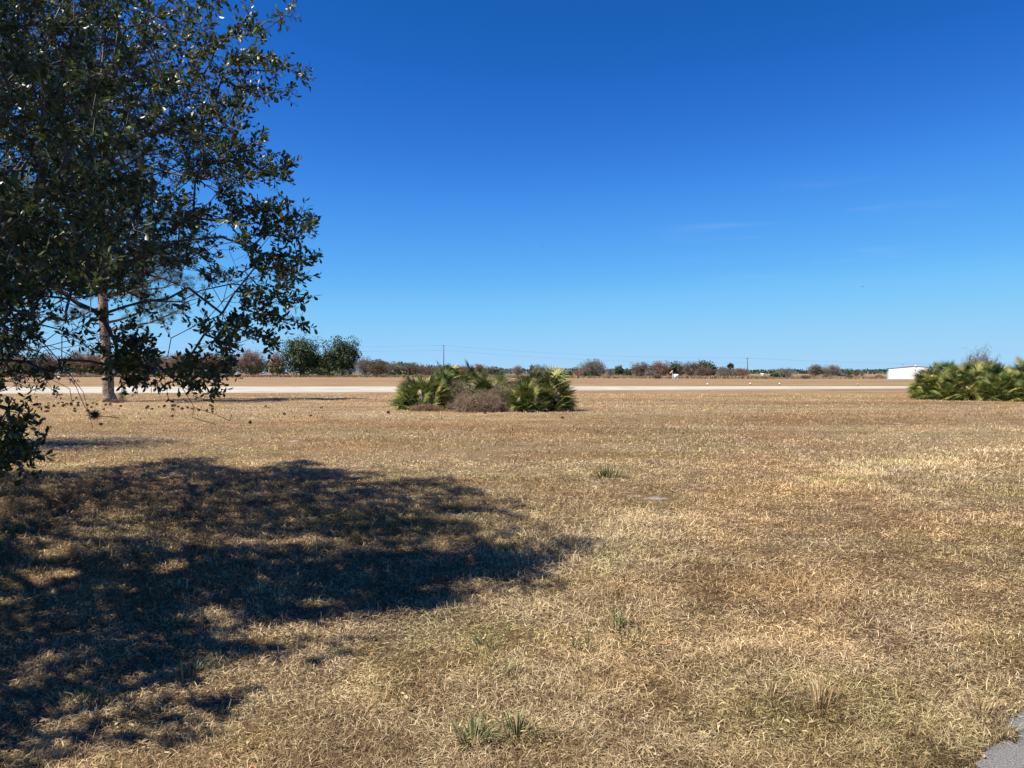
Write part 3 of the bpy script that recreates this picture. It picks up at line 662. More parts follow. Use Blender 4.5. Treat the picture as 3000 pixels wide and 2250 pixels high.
# tall rough grass below the tree line and far-off wood
mb = MB(); N = 90000
tt = rng.random(N); pxs = -500+tt*4000
Yb = np.interp(pxs, [-500, 600, 1100, 1700, 2200, 2600, 3500], [285, 280, 268, 222, 205, 205, 230])
Yj = Yb+rng.random(N)**1.6*70; X = (pxs-1500)/F*Yj
hgt = .25+.6*rng.random(N)*vnoise(X, Yj, 9.)+.25*vnoise(X+99, Yj, 6.)
hgt *= np.where(pxs > 2250, .75, 1.0)
b = np.stack([X, Yj, np.zeros(N)], 1); an = rng.random(N)*3.14; sd = np.stack([np.cos(an), np.sin(an), 0*an], 1)*(.06+.10*rng.random(N))[:, None]
tp = b+np.stack([rng.normal(0, .15, N), rng.normal(0, .15, N), hgt], 1)
mb.batch(np.stack([b-sd, b+sd, tp+sd*.3, tp-sd*.3], 1), [(0, 1, 2, 3)], np.clip(rng.normal(.5, .25, N), 0, 1))
tag(mb.build('tall_grass', M['tall_grass']), 'tall rough dry grass along the far edge of the field', 'grass', kind='stuff')
mb = MB(); N = 30000
pxs = -600+rng.random(N)*4200; Yj = 900+rng.random(N)*60; X = (pxs-1500)/F*Yj
tree_h = np.interp(pxs, [-600, 1050, 1250, 1700, 2200, 2600, 3600], [14, 14, 10, 7.2, 5.2, 5.4, 8])*(.55+.45*vnoise(X, Yj*0, 22.)+.25*vnoise(X+50, Yj*0, 7.))
z = rng.random(N)**.7*tree_h
d2 = nrm(rng.normal(0, 1, (N, 3))); s2 = nrm(np.cross(d2, rng.normal(0, 1, (N, 3))))
mb.batch(leafshape(N, np.stack([X, Yj, z], 1), d2, s2, 1.3+rng.random(N), 1.+rng.random(N)*.8, .1), LEAFP, np.clip(rng.normal(.4, .25, N), 0, 1))
tag(mb.build('far_wood', M['far_green']), 'low dark wood running along the whole horizon', 'wood', kind='stuff')

# ------------------------------------------------------------------ poles, wires, fence
def pole(px, top, Y, label):
    c = P(px, top, Y); H = c[2]; t = thing('utility_pole', (c[0], Y, 0), label, 'utility pole', 'utility poles')
    a = MB(); a.tube([(0, 0, 0), (0, 0, H)], [.19, .14], 8); a.build('pole', M['pole_wood'], t)
    a = MB(); a.box((0, 0, H-.35), (.9, .12, .12)); a.build('crossarm', M['pole_wood'], t)
    for sx_ in (-.4, .4):
        a = MB(); a.tube([(sx_, 0, H-.29), (sx_, 0, H-.1)], [.05, .03], 6); a.build('insulator', M['grey_metal'], t)
    return np.array([c[0], Y, H])
p1 = pole(1300, 1011, 300, 'tall dark utility pole rising behind the island clump')
p2 = pole(2190, 1048, 300, 'thin utility pole right of the brown grove')
p0 = p1+np.array([-190, 25, 0.5]); p3 = p2+np.array([90, 15, -2.2])
def wire(a, c, dz, sag, label):
    tt = np.linspace(0, 1, 30); pts = a[None]*(1-tt)[:, None]+c[None]*tt[:, None]; pts[:, 2] += -sag*4*tt*(1-tt)-dz
    m_ = MB(); m_.tube(pts, .022, 4); tag(m_.build('power_line', M['grey_metal']), label, 'wire', 'power lines')
wire(p0, p1, .1, .8, 'upper wire running left from the tall pole'); wire(p0, p1, 2.0, .8, 'lower wire running left from the tall pole')
wire(p1, p2, .1, 1.4, 'upper wire between the two poles'); wire(p1, p2, 2.0, 1.4, 'lower wire between the two poles')
wire(p2, p3, .1, .5, 'faint wire running right from the thin pole')
t = thing('wire_fence', (0, 240, 0), 'low wire fence on thin posts in the rough grass before the trees', 'fence')
xsF = np.linspace(-190, 95, 72); YF = np.interp(xsF, [-190, -60, 20, 95], [272, 266, 214, 198])-240
post = None
for x, y in zip(xsF, YF):
    if post is None:
        a = MB(); a.tube([(0, 0, 0), (0, 0, 1.45)], [.05, .045], 5); post = a.build('post', M['pole_wood'], t); o = post
    else:
        o = post.copy(); sc.collection.objects.link(o); o.parent = t
    o.location = (x, y, 0)
a = MB()
for z in (.5, .9, 1.3): a.tube(np.stack([xsF, YF-.08, np.full(72, z)], 1), .008, 3, cap=False)
a.build('wire', M['grey_metal'], t)

# ------------------------------------------------------------------ hangar
C0 = np.array([88.1, 180.0]); u = np.array([.909, -.417]); v = np.array([.417, .909])
Wd, Dp, He, Hp = 11.2, 16.0, 2.6, 3.12
t = thing('hangar', (C0[0], C0[1], 0), 'low white metal hangar with shallow gable roof beyond the runway', 'building')
def uv(a, b_, z): q = u*a+v*b_; return (q[0], q[1], z)
mb = MB(); mb.add([uv(0, 0, 0), uv(Wd, 0, 0), uv(Wd, 0, He), uv(Wd/2, 0, Hp), uv(0, 0, He), uv(Wd, Dp, 0), uv(0, Dp, 0), uv(Wd, Dp, He), uv(Wd/2, Dp, Hp), uv(0, Dp, He)],
                  [[(0, 1, 2, 3, 4), (5, 6, 9, 8, 7)], [(1, 5, 7, 2)]])
mb.build('wall', M['white_paint'], t)
mb = MB(); mb.add([uv(-.01, 0, 0), uv(-.01, Dp, 0), uv(-.01, Dp, He), uv(-.01, 0, He)], [[(0, 3, 2, 1)]]); o = mb.build('side_wall', M['blue_paint'], t); o['label'] = 'pale blue side wall'
mb = MB()
for s0, s1, z0, z1 in ((-.35, Wd/2, He-.02, Hp+.02), (Wd/2, Wd+.35, Hp+.02, He-.02)):
    q = [uv(s0, -.12, z0), uv(s1, -.12, z1), uv(s1, Dp+.3, z1), uv(s0, Dp+.3, z0)]; q2 = [(a, b_, c+.06) for a, b_, c in q]
    mb.add(q+q2, [[(0, 3, 2, 1), (4, 5, 6, 7), (0, 1, 5, 4), (1, 2, 6, 5), (2, 3, 7, 6), (3, 0, 4, 7)]])
mb.build('roof', M['roof_trim'], t)
mb = MB(); q = uv(Wd/2, -.1, Hp+.1); mb.box(q, (.4, .2, .18), rz=-.43); mb.build('vent', M['white_paint'], t)
mb = MB(); q = uv(Wd/2-.1, -.06, 2.3); mb.box(q, (.2, .12, .16), rz=-.43); mb.build('wall_lamp', M['grey_metal'], t)
mb = MB(); q = uv(Wd/2, -.012, .06); mb.box(q, (Wd, .02, .12), rz=-.43); mb.build('base_trim', M['grey_metal'], t)
for px, top, Y, lb in ((2643, 1066, 230, 'thin mast rising behind the hangar roof'), (2527, 1078, 330, 'thin mast beside small trees left of the hangar'), (2262, 1078, 420, 'faint mast right of the right pole')):
    c = P(px, top, Y); mb = MB(); mb.tube([(0, 0, 0), (0, 0, c[2])], [.09, .06], 5); mb.tube([(0, 0, c[2]*.97), (.5, 0, c[2]*.97)], .05, 4)
    o = mb.build('radio_mast', M['grey_metal']); o.location = (c[0], Y, 0); tag(o, lb, 'mast', 'radio masts')
def cottage(px, Y, w_, h_, wallm, roofm, lb):
    c = P(px, 1095, Y); t = thing('house', (c[0], Y, 0), lb, 'building')
    mb = MB(); mb.box((0, 0, h_/2), (w_, 5, h_)); mb.build('wall', M[wallm], t)
    mb = MB(); x = w_/2+.3; mb.add([(-x, -2.9, h_), (x, -2.9, h_), (x, 2.9, h_), (-x, 2.9, h_), (-x*.9, 0, h_+h_*.3), (x*.9, 0, h_+h_*.3)], [[(0, 1, 5, 4), (2, 3, 4, 5)], [(1, 2, 5), (3, 0, 4)], [(0, 3, 2, 1)]]); mb.build('roof', M[roofm], t)
cottage(2234, 390, 1.1, .95, 'white_paint', 'white_paint', 'tiny white shed far off right of the right pole')
cottage(2465, 300, 1.8, .8, 'grey_metal', 'grey_metal', 'tiny dark roofed shed beside the distant grey tree')

# ------------------------------------------------------------------ board, windsock, runway lights
g = G(1981, 1117.5)
t = thing('notice_board', g, 'white square board on two white posts beyond the runway', 'sign')
k = g[1]/F; w_ = 14*k; hb = 21.5*k
for sx_ in (-1, 1):
    mb = MB(); mb.box((sx_*(w_/2-.10), 0, hb/2), (.20, .12, hb)); mb.build('post', M['white_paint'], t)
mb = MB(); mb.box((0, -.08, hb-5.6*k), (w_-.0, .05, 11.2*k)); bd = mb.build('panel', M['white_paint'], t)
mb = MB(); mb.box((.02, -.112, hb-5.2*k), (1.7*k, .01, 2.4*k)); mb.build('emblem', M['grey_metal'], bd)
t = thing('windsock', (g[0]-w_/2+.02, g[1]+1.2, 0), 'small faded orange windsock on a white pole behind the board', 'windsock')
hz_ = hb+.02
mb = MB(); mb.tube([(0, 0, 0), (0, 0, hz_+.48)], [.05, .04], 8); mb.build('pole', M['white_paint'], t)
mb = MB(); mb.tube([(.02, 0, hz_+.60), (-.12, 0, hz_+.44), (-.38, 0, hz_+.10)], [.14, .13, .11], 10, cap=False); o = mb.build('sock', M['orange'], t)
mb = MB(); mb.tube([(.025, 0, hz_+.605), (.0, 0, hz_+.58)], [.125, .125], 10, cap=False); mb.build('hoop', M['grey_metal'], t)
for px, py, lb, m_ in ((2073, 1130, 'small white runway light nearest the board', 'white_paint'), (2198, 1128.5, 'white runway light, second from the board', 'white_paint'), (2284, 1128.5, 'white runway light, third from the board', 'white_paint'), (2513, 1131, 'small orange topped runway light nearest the hangar', 'orange')):
    g = G(px, py); t = thing('runway_light', g, lb, 'runway light', 'runway edge lights')
    mb = MB(); mb.tube([(0, 0, 0), (0, 0, .14)], [.05, .05], 8); mb.build('stem', M['grey_metal'], t)
    mb = MB(); mb.tube([(0, 0, .13), (0, 0, .17), (0, 0, .24), (0, 0, .30)], [.06, .10, .09, .04], 10); mb.build('lamp', M[m_], t)
# birds
for px, py, Y, s_, lb in ((1590, 722, 150, .5, 'dark bird speck high over the middle of the field'), (2527, 840, 120, .6, 'dark bird speck in the sky at right')):
    c = P(px, py, Y); mb = MB()
    mb.tube([(-.16*s_, 0, 0), (0, 0, .02), (.18*s_, 0, 0)], [.02, .06*s_, .02], 6)
    for sg in (-1, 1): mb.add([(-.05*s_, 0, .02), (.07*s_, 0, .02), (.03*s_, sg*.2*s_, .06), (-.04*s_, sg*.42*s_, .02), (0, sg*.2*s_, .075)], [[(0, 1, 4), (1, 2, 4), (2, 3, 4), (3, 0, 4)]])
    o = mb.build('bird', M['black']); o.location = tuple(c); o.rotation_euler[2] = 1.2; tag(o, lb, 'bird', 'birds in the sky')

# ------------------------------------------------------------------ pine
PB = G(315, 1178); t = thing('pine_tree', PB, 'tall pine with flaky bark standing behind the oak twigs at left', 'tree')
tr = MB(); zz = np.array([0, .15, .5, 1.5, 3, 5, 8, 11, 14, 17, 18.5]); lean = np.array([.12, .1, .05, 0, -.08, -.2, -.25, -.2, 0, .1, .15])*1.0
zs = np.linspace(0, 18.5, 75); tr.tube(np.stack([np.interp(zs, zz, lean), 0*zs, zs], 1), np.interp(zs, zz, [.42, .36, .315, .285, .26, .245, .21, .17, .12, .06, .03]), 18, bump=.14)
tr.build('trunk', M['pine_bark'], t, smooth=False)
br = MB(); nd = MB()
def needles(c, n, L, dirv, att):
    d_ = nrm(rng.normal(0, 1, (n, 3))+dirv*.55+np.array([0, 0, .25])); c = np.asarray(c)[None]+rng.normal(0, .05, (n, 3))
    s = nrm(np.cross(d_, rng.normal(0, 1, (n, 3)))); LL = L*(.6+.6*rng.random(n))
    W = .006
    nd.batch(np.stack([c-s*W, c+s*W, c+d_*LL[:, None]], 1), [(0, 1, 2)], np.clip(att+rng.normal(0, .15, n), 0, 1))
def pine_branch(z0, az, L, rise, ntuft, droop=.0):
    x0 = np.interp(z0, zz, lean); p = np.array([x0, 0, z0]); pts = [p]; d_ = nrm(np.array([math.cos(az), math.sin(az), rise]))
    n = 7
    for i in range(n):
        d_ = nrm(d_+rng.normal(0, .13, 3)+np.array([0, 0, droop+(.05 if i > 3 else -.03)])); p = p+d_*L/n; pts.append(p)
    br.tube(pts, np.linspace(.03+.012*L, .012, n+1), 5, cap=False)
    for k in range(ntuft):
        f = .35+.65*random.random(); q = np.array(pts)[min(n, int(f*n))]; dd = nrm(rng.normal(0, 1, 3)*np.array([1, 1, .4])+d_*.6+np.array([0, 0, .4]))
        e = q+dd*(.3+.55*random.random()*(L/4)); br.segs(q[None], e[None], np.array([.016]), np.array([.008]), 3, .3)
        a0 = np.clip(random.gauss(.5, .2), 0, 1)
        for j in range(3):
            needles(e+rng.normal(0, .1, 3), 34, .24, dd, a0)
pine_branch(3.9, -.05, 5.2, -.02, 26, -.01)
pine_branch(4.3, .35, 4.4, .12, 20)
pine_branch(5.2, 2.9, 2.6, -.05, 14, -.05)
for z0 in np.arange(5.4, 18, .42):
    f = (z0-5.4)/12.6; Lb = (4.4*(1-f**1.8)+.7)*(.75+.4*random.random())
    for k in range(2): pine_branch(z0+random.random()*.3, random.random()*6.283, Lb, .15+.5*f, int(7+Lb*3))
br.build('branches', M['pine_bark'], t); nd.build('needles', M['pine_needle'], t)
# pine seedling at its foot
g = G(357, 1177); t = thing('pine_seedling', g, 'little dark pine seedling at the right foot of the pine trunk', 'tree')
nd = MB(); br = MB(); br.tube([(0, 0, 0), (.02, 0, .45)], [.012, .006], 5); br.build('stem', M['pine_bark'], t)
for z in np.linspace(.08, .5, 12): needles(np.array([rng.normal(0, .06), rng.normal(0, .05), z]), 30, .17, np.array([0, 0, .5]), .15)
nd.build('needles', M['pine_needle'], t)
twig_bush(G(345, 1180), .5, .3, .25, 500, 'far_brown', 'scrap of dry weeds between pine trunk and seedling', seg=.12)
# cones
def cone_mesh(seed):
    r = np.random.default_rng(seed); mb = MB(); a, n = .05, 46
    mb.tube([(0, 0, 0), (.03, 0, .004), (.08, 0, .004), (.115, 0, 0)], [.012, .034, .03, .008], 8)
    for i in range(n):
        f = i/n; th = i*2.4; rr = .036*math.sin(.35+f*2.4); c = np.array([.01+f*.1, rr*math.cos(th), rr*math.sin(th)]); o = nrm(np.array([.5, math.cos(th), math.sin(th)])); s = np.cross(o, [1, 0, 0]); s /= np.linalg.norm(s)
        mb.add([c-s*.009, c+s*.009, c+o*.022+s*.011, c+o*.022-s*.011], [[(0, 1, 2, 3)]], r.random())
    return mb
def put_cones():
    src = None; pos = []
    r = random.Random(5)
    for _ in range(48): pos.append((r.gauss(175, 75), 1183+r.gauss(4, 9)))
    for _ in range(22): pos.append((r.uniform(420, 620), 1190+abs(r.gauss(6, 9))))
    for q in [(302, 1247), (1136, 1213), (1418, 1212), (835, 1216), (908, 1223), (780, 1193), (945, 1197), (300, 1203), (730, 1242), (500, 1223), (120, 1232), (1650, 1227), (95, 1221)]: pos.append(q)
    for (x, y) in pos:
        if x < 5 or y < 1160: continue
        g = G(x, y)
        if src is None:
            mb = cone_mesh(3)
            for i in range(len(mb.v)): mb.v[i] = mb.v[i]*1.05
            src = mb.build('pine_cone', M['cone']); o = src
            tag(o, 'fallen brown pine cone lying in the dry grass around the pine', 'pine cone', 'pine cones on the grass')
        else: o = src.copy(); sc.collection.objects.link(o)
        o.location = (g[0], g[1], .05); o.rotation_euler = (r.random()*6, r.uniform(-.3, .3), r.random()*6.28); q = r.uniform(.8, 1.25); o.scale = (q, q, q)
put_cones()

# ------------------------------------------------------------------ the big oak at left
MASK = [(-4000, -4000), (560, -4000), (600, -300), (624, 0), (588, 81), (633, 86), (633, 127), (705, 104), (741, 27), (775, 100), (732, 149), (769, 163), (814, 172), (900, 217), (836, 267), (769, 267), (732, 316), (678, 339), (651, 344), (633, 362), (705, 371), (701, 407), (787, 434), (769, 479), (850, 502), (850, 524), (760, 515), (705, 583), (678, 561), (588, 561), (588, 606), (705, 606), (746, 561), (836, 601), (836, 633), (915, 649), (877, 683), (796, 678), (791, 723),
        (915, 758), (900, 803), (836, 835), (882, 880), (880, 925), (769, 935), (810, 1007), (791, 1022), (678, 998), (655, 1025), (675, 1075), (651, 1100), (600, 1130), (480, 1110), (362, 1125), (316, 1092), (200, 1118), (150, 1170), (60, 1130), (40, 1250), (0, 1200), (-30, 1400), (-4000, 1700)]
WIN = [([(440, 895), (640, 895), (655, 1050), (440, 1050)], .12), ([(-50, 1040), (215, 1040), (215, 1145), (-50, 1145)], 5.), ([(440, 790), (560, 790), (690, 860), (760, 930), (800, 1030), (330, 1030), (330, 880)], .06), ([(120, 850), (285, 850), (285, 1060), (110, 1040)], .07), ([(285, 850), (330, 850), (330, 1150), (285, 1150)], .04), ([(-50, 1040), (700, 1030), (700, 1400), (-50, 1400)], .05), ([(-50, 870), (130, 870), (130, 1040), (-50, 1030)], .55)]
SHP = [(-3000, 1372), (0, 1372), (540, 1346), (1000, 1346), (1220, 1386), (1437, 1410), (1490, 1437), (1530, 1505), (1620, 1573), (1660, 1645), (1490, 1722), (1290, 1776), (1125, 1803), (950, 1898), (680, 1993), (515, 2088), (400, 2156), (200, 2200), (0, 2240), (-800, 2400), (-2500, 2900)]
SHG = [tuple(G(*p)[:2]) for p in SHP]; SHG = SHG+[(-30, SHG[-1][1]), (-30, SHG[0][1])]
LOC = np.array([-6.5, 7.2, 0.0])
def shadow(p): return p[..., 0]+p[..., 2]*SH*math.cos(SUN_A), p[..., 1]+p[..., 2]*SH*math.sin(SUN_A)
def crown_ok(p):
    x, y, z = p[:, 0]-LOC[0], p[:, 1]-LOC[1], p[:, 2]
    zc = 3.6; az = np.where(z > zc, 5.6, 2.9)
    ok = (x/6.6)**2+(y/7.6)**2+((z-zc)/az)**2 < 1
    px, py = proj(p); vis = (p[:, 1] > .6)
    inm = inpoly(px+18, py, MASK) & (inpoly(px+30, py-12, MASK) | (rng.random(len(p)) < .3)); ok &= inm | ~vis
    frame = (px > -150) & (py > -150)
    sx_, sy_ = shadow(p); rag = vnoise(sx_*1.0+5, sy_*2.2+8, .5)-.35; sx_ = sx_+.22+.9*rag; sy_ = sy_+.5*(vnoise(sx_+40, sy_+3, .6)-.4)+np.where(sy_ > 10, 2.6, 0)*(vnoise(sx_+44, sy_*.6+3, .9)-.25)
    inner = inpoly(px-60, py, MASK) & frame
    ok &= inpoly(sx_, sy_, SHG) | (inner & inpoly(sx_-.6, sy_, SHG) & (rng.random(len(p)) < .6)) | (frame & vis & inpoly(sx_-.8, sy_, SHG) & (rng.random(len(p)) < .08)) | ((p[:, 2] < 3.4) & inpoly(sx_-.45, sy_, SHG)) 
    ok &= (p[:, 1] > 4.2) | ((px < -200)) 
    ok &= np.hypot(p[:, 0], p[:, 1]) > 2.2
    keepp = np.ones(len(p))
    for poly_, pr in WIN: keepp = np.where(inpoly(px, py, poly_) & vis, keepp*pr, keepp)
    ok &= rng.random(len(p)) < keepp
    dens = np.where(frame, np.clip(1.0-(px-250)/600, .22, 1)*np.where(py > 640, .7, 1.), 1.0)
    ok &= rng.random(len(p)) < dens
    return ok
def crown_points(n, framed):
    out = []; c = 0
    while c < n:
        q = np.stack([rng.uniform(-13, -.5, 30000), rng.uniform(-.5, 14.8, 30000), rng.uniform(.8, 9.2, 30000)], 1)
        e = ((q[:, 0]-LOC[0])/6.6)**2+((q[:, 1]-LOC[1])/7.6)**2+((q[:, 2]-3.6)/np.where(q[:, 2] > 3.6, 5.6, 2.9))**2
        q = q[(rng.random(len(q)) < np.clip(.25+e*.9, 0, 1))]          # foliage hugs the outer shell
        clump = (np.sin(q[:, 0]*2.3+1)*np.sin(q[:, 1]*2.1+2)+np.sin(q[:, 2]*2.9+q[:, 0]*1.3))*.5
        q = q[rng.random(len(q)) < .62+.45*clump]
        a_, b_ = proj(q); fr = (a_ > -150) & (b_ > -150) & (q[:, 1] > .6)
        q = q[fr == framed]; q = q[crown_ok(q)]
        sx_, sy_ = shadow(q)
        if not framed: kp = rng.random(len(q)) < np.where((sy_ < 6.8) & (sx_ > -6), 1.0, .5); q, sx_, sy_ = q[kp], sx_[kp], sy_[kp]
        gap = vnoise(sx_*1.0+33, sy_*1.6+12, .42) < np.where(sx_ < -2.2, .2, .3)      # sun flecks: holes that line up along the light
        q = q[~(gap & (rng.random(len(q)) < (.55 if framed else .95)))]
        out.append(q); c += len(q)
    return np.concatenate(out)[:n]
att = np.concatenate([crown_points(5400, True), crown_points(10000, False)])
# hand placed limbs first (trunk, big boughs, hanging twigs), then every tip joins the nearest wood
nodes = []; par = []; fixed = []
def addline(pts, parent, step=.18, jit=.02):
    last = parent; start = nodes[parent] if parent is not None else None
    seq = ([start] if start is not None else [])+[np.asarray(p, float) for p in pts]
    if start is None: nodes.append(seq[0]); par.append(-1); last = 0
    for a, c in zip(seq[:-1], seq[1:]):
        n = max(1, int(np.linalg.norm(c-a)/step))
        for k in range(1, n+1):
            nodes.append(a+(c-a)*k/n+rng.normal(0, jit, 3)); par.append(last); last = len(nodes)-1
    return last
tk = addline([LOC, LOC+(.05, .0, 1.0), LOC+(.15, -.1, 2.0)], None)
l1 = addline([(-5.6, 6.5, 2.5), P(-150, 700, 6.1), P(20, 770, 6.0), P(95, 797, 5.9), P(180, 847, 5.8)], tk)
l1b = addline([P(225, 890, 5.7), P(300, 925, 5.6), P(335, 985, 5.5), P(430, 1060, 5.4), P(540, 1130, 5.3)], l1)
hang = [addline([P(565, 1190, 5.3), P(570, 1225, 5.3), P(625, 1250, 5.25)], l1b), addline([P(600, 1170, 5.3), P(640, 1150, 5.3)], l1b)]
h2 = addline([P(640, 1230, 5.25), P(672, 1232, 5.2), P(684, 1206, 5.2)], len(nodes)-1 if False else hang[0]-2)
l2 = addline([P(270, 828, 5.7), P(330, 800, 5.65), P(400, 782, 5.6), P(440, 735, 5.5), P(520, 700, 5.4), P(640, 690, 5.3)], l1)
l3 = addline([P(560, 850, 5.3), P(650, 905, 5.2), P(760, 975, 5.1)], l2-18)
l4 = addline([P(60, 878, 6.4), P(200, 876, 6.3), P(340, 850, 6.3), P(470, 880, 6.2), P(600, 860, 6.1), P(760, 830, 6.0)], tk+8)
l5 = addline([P(-60, 850, 5.6), P(40, 930, 5.4), P(120, 1010, 5.3), P(190, 1070, 5.2), P(240, 1150, 5.1), P(285, 1250, 5.1)], tk+8)
l5b = addline([P(200, 1140, 5.15), P(200, 1200, 5.1)], l5-8); l5c = addline([P(265, 1190, 5.1), P(278, 1215, 5.1), P(330, 1230, 5.1)], l5-5)
l6 = addline([(-6.0, 7.4, 3.6), P(60, 500, 7.6), P(200, 300, 7.8), P(330, 130, 8.2), P(420, -60, 8.4)], tk)
l7 = addline([P(300, 420, 7.2), P(450, 330, 7.0), P(600, 250, 6.8), P(720, 260, 6.6)], l6-18)
l8 = addline([P(250, 560, 7.0), P(420, 500, 6.6), P(600, 520, 6.2), P(740, 450, 6.1)], l6-24)
l9 = addline([(-7.5, 8.8, 3.4), (-8.6, 10.2, 4.5), (-9, 11.5, 5)], tk); l10 = addline([(-6.2, 5.2, 3.2), (-5.6, 3.6, 4.2), (-5.2, 2.4, 5)], tk); l11 = addline([(-8, 6.3, 3.6), (-9.6, 5.6, 4.8)], tk)
l12 = addline([(-6.3, 9, 3.4), (-6.2, 11, 4), (-6.4, 13, 4.2)], tk); l13 = addline([(-6.6, 7.1, 4.5), (-6.7, 7, 6.4)], tk)
l14 = addline([P(-250, 1060, 5.2), P(-60, 1230, 5.0), P(30, 1320, 4.9)], l5-26)
EXTRA = []
for (x0, x1, y0, y1, Y0, Y1, n) in ((-60, 95, 1285, 1400, 4.7, 5.2, 70), (-40, 70, 1150, 1290, 4.7, 5.3, 45), (-60, 190, 900, 1100, 5.2, 6.2, 55), (330, 440, 980, 1110, 5.2, 5.8, 34), (520, 680, 1060, 1110, 5.1, 5.5, 10), (500, 640, 1090, 1160, 5.2, 5.5, 7), (580, 690, 930, 1010, 5, 5.5, 12), (420, 560, 1085, 1130, 5.2, 5.5, 10), (860, 925, 640, 690, 5.0, 5.4, 4)):
    for _ in range(n): EXTRA.append(P(rng.uniform(x0, x1), rng.uniform(y0, y1), rng.uniform(Y0, Y1)))
for line in ([(600, 150), (690, 100), (741, 22)], [(735, 95), (800, 60), (862, 24)], [(690, 180), (780, 205), (905, 217)], [(640, 210), (720, 150), (815, 172)], [(650, 240), (740, 262), (838, 268)], [(620, 300), (700, 310), (735, 318)],
             [(600, 350), (650, 345), (706, 370)], [(640, 440), (720, 425), (790, 436)], [(680, 470), (770, 490), (866, 492)], [(700, 520), (790, 500), (852, 524)], [(640, 560), (700, 590), (706, 608)], [(700, 640), (780, 605), (838, 602)],
             [(720, 620), (830, 650), (926, 649)], [(720, 690), (810, 690), (880, 684)], [(720, 730), (840, 765), (924, 758)], [(740, 790), (830, 800), (902, 803)], [(700, 850), (790, 880), (884, 880)], [(720, 900), (800, 930), (886, 936)],
             [(690, 930), (760, 980), (811, 1022)], [(600, 980), (660, 1010), (690, 1000)], [(560, 1060), (620, 1090), (688, 1076)], [(440, 700), (560, 640), (600, 612)], [(560, 0), (610, -10), (652, 8)], [(560, 60), (600, 85), (634, 84)]):
    Y_ = rng.uniform(5.3, 5.9)
    for (ax_, ay_), (bx_, by_) in zip(line[:-1], line[1:]):
        k_ = max(2, int(math.hypot(bx_-ax_, by_-ay_)/15))
        for q_ in range(k_): EXTRA.append(P(ax_+(bx_-ax_)*q_/k_+rng.normal(0, 6), ay_+(by_-ay_)*q_/k_+rng.normal(0, 6), Y_+rng.normal(0, .08)))
att = np.concatenate([np.array(EXTRA), att])
order = np.argsort(np.linalg.norm(att-nodes[tk], axis=1)); att = att[order]
cap_ = 260000; ND = np.zeros((cap_, 3)); ND[:len(nodes)] = nodes; nn = len(nodes); PL = np.zeros(cap_)
for i in range(1, nn): PL[i] = PL[par[i]]+np.linalg.norm(ND[i]-ND[par[i]])
tipid = []
for a in att:
    d_ = np.linalg.norm(ND[:nn]-a, axis=1); cost = d_+.22*PL[:nn]; cost[:6] += 5
    j = int(np.argmin(cost)); D = d_[j]; n = max(1, int(D/.16)); s = ND[j].copy(); last = j
    bend = rng.normal(0, .07, 3)*D+np.array([0, 0, .06*D])
    for k in range(1, n+1):
        f = k/n; q = s*(1-f)+a*f+bend*math.sin(f*math.pi)+(rng.normal(0, .018, 3) if k < n else 0)
        ND[nn] = q; par.append(last); PL[nn] = PL[last]+np.linalg.norm(q-ND[last]); last = nn; nn += 1
    tipid.append(last)
ND = ND[:nn]; par = np.array(par); cnt = np.zeros(nn); cnt[tipid] = 1
for i in range(nn-1, 0, -1): cnt[par[i]] += cnt[i]
cnt = np.maximum(cnt, 1); rad = .0023*cnt**.43
rad = np.minimum(rad, np.where(np.arange(nn) < 12, .22, .045))
px, py = proj(ND); rad = np.where((py > 830) & (px > -50), np.minimum(rad, .017), rad); rad = np.where((px > 0) & (py > 0), np.minimum(rad, .030), rad); rad = np.where((px > 450) & (px < 1100), np.minimum(rad, .010), rad)
i = np.arange(1, nn); A = ND[par[i]]; B = ND[i]; ra = np.minimum(rad[par[i]], rad[i]*1.25); rb = rad[i]
ra[:12] = rad[par[i]][:12]
oak = thing('oak_tree', LOC, 'large dark oak at left whose leafy boughs hang into view and shade the grass', 'tree')
wd = MB(); thick = rb > .012
wd.segs(A[thick], B[thick], ra[thick], rb[thick], 8, .5); wd.segs(A[~thick], B[~thick], ra[~thick], rb[~thick], 3, .5)
tips = ND[tipid]; tdir = nrm(tips-ND[par[tipid]])
px, py = proj(tips)
leafy = ~((py > 880) & (px < 330) & (rng.random(len(tips)) < .55)); leafy &= rng.random(len(tips)) > .04
tips, tdir = tips[leafy], tdir[leafy]
lm = MB(); px, py = proj(tips); OFF = (px < -250) | (py < -250)
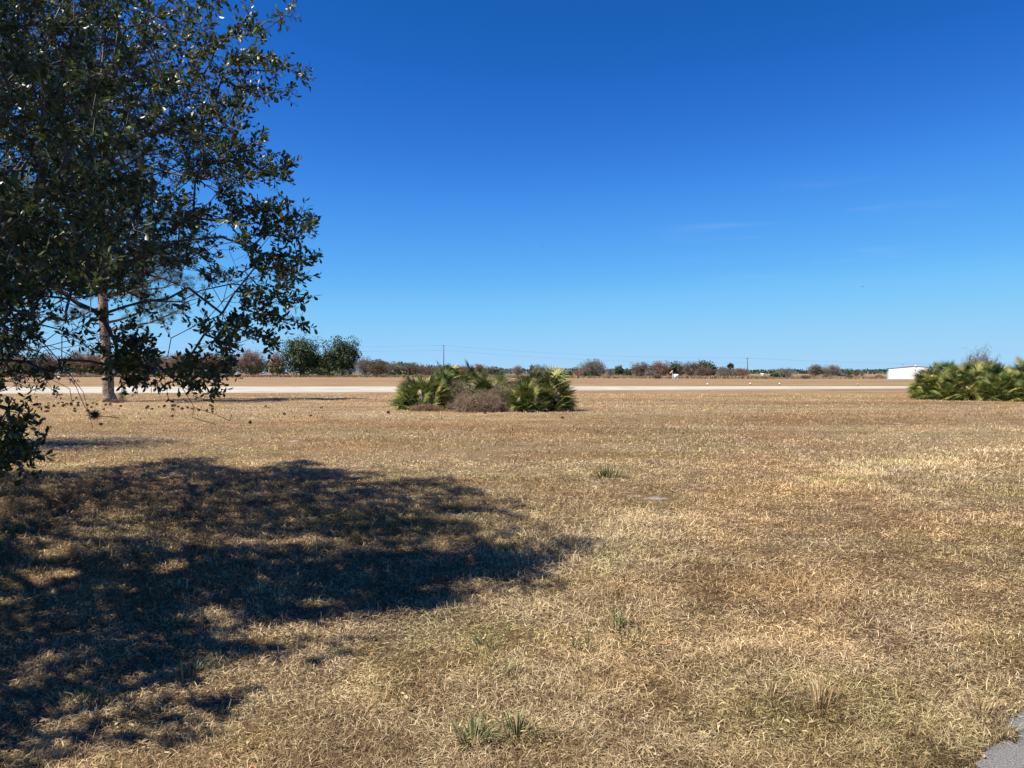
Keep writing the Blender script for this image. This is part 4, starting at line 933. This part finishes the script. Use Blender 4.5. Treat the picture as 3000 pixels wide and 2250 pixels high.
for k in range(3):                                                # three leafy sprays per tip
    n = len(tips); d_ = nrm(tdir+rng.normal(0, .75, (n, 3))+np.array([.12, 0, .05])); L = .06+.11*rng.random(n)
    m_ = int(n*(1.0 if k < 2 else .6)); T0, D0, L0 = tips[:m_], d_[:m_], L[:m_]
    wd.segs(T0, T0+D0*L0[:, None], np.full(m_, .0022), np.full(m_, .0012), 3, .5)
    for j in range(8):
        f = (j+.6)/8; b = T0+D0*(L0*f)[:, None]
        e = rng.normal(0, 1, (m_, 3)); side = nrm(np.cross(D0, e)); ld = nrm(D0*.55+side*.9+rng.normal(0, .2, (m_, 3)))
        sd = nrm(np.cross(ld, rng.normal(0, 1, (m_, 3))+np.array([0, 0, 1.2]))); LL = np.where(OFF[:m_], .055, np.where(T0[:, 2] > 3, .030, .036))+.024*rng.random(m_)
        kk = rng.random(m_) < .93
        lm.batch(leafshape(m_, b, ld, sd, LL, LL*(.36+.12*rng.random(m_)), .12)[kk], LEAFP, np.clip(rng.normal(.45, .25, m_), 0, 1)[kk])
local(wd, LOC).build('trunk', M['bark_grey'], oak); local(lm, LOC).build('crown', M['oak_leaf'], oak)
# ball moss on a hanging twig
c = P(277, 1215, 5.1); mb = MB(); n = 260
d_ = nrm(rng.normal(0, 1, (n, 3))); mb.segs(np.zeros((n, 3))+d_*.004, d_*(.022+.03*rng.random((n, 1))), np.full(n, .0018), np.full(n, .0004), 3, rng.random(n))
o = mb.build('ball_moss', M['moss']); o.location = tuple(c); tag(o, 'small round ball moss clinging to a bare hanging oak twig', 'air plant')
# second tree wholly left of the frame, only its shadow reaches the picture
def shade_tree(loc, rad_, z0, z1, n, label):
    t = thing('oak_tree', (loc[0], loc[1], 0), label, 'tree'); tr = MB(); cr = MB()
    v = nrm(rng.normal(0, 1, (n, 3))); p = v*rng.random((n, 1))**.4*np.array([rad_, rad_*.8, (z1-z0)/2]); p[:, 2] += (z0+z1)/2
    d2 = nrm(rng.normal(0, 1, (n, 3))); s2 = nrm(np.cross(d2, rng.normal(0, 1, (n, 3))))
    cr.batch(leafshape(n, p, d2, s2, .07+.05*rng.random(n), .04+.02*rng.random(n), .1), LEAFP, rng.random(n))
    tr.tube([(0, 0, 0), (.1, 0, z0), (0, 0, z1*.8)], [.2, .14, .04], 8)
    k = 160; idx = rng.integers(0, n, k); S = np.stack([0*v[:k, 0], 0*v[:k, 0], z0+rng.random(k)*(z1-z0)*.5], 1); tr.segs(S, p[idx], np.full(k, .03), np.full(k, .006), 4, .5)
    tr.build('trunk', M['bark_grey'], t); cr.build('crown', M['oak_leaf'], t)
sp = G(170, 1302); hc = 6.2
shade_tree((sp[0]-hc*SH*math.cos(SUN_A), sp[1]-hc*SH*math.sin(SUN_A)), 2.6, 4.6, 7.8, 7000, 'oak outside the left edge that drops the small far shadow on the grass')
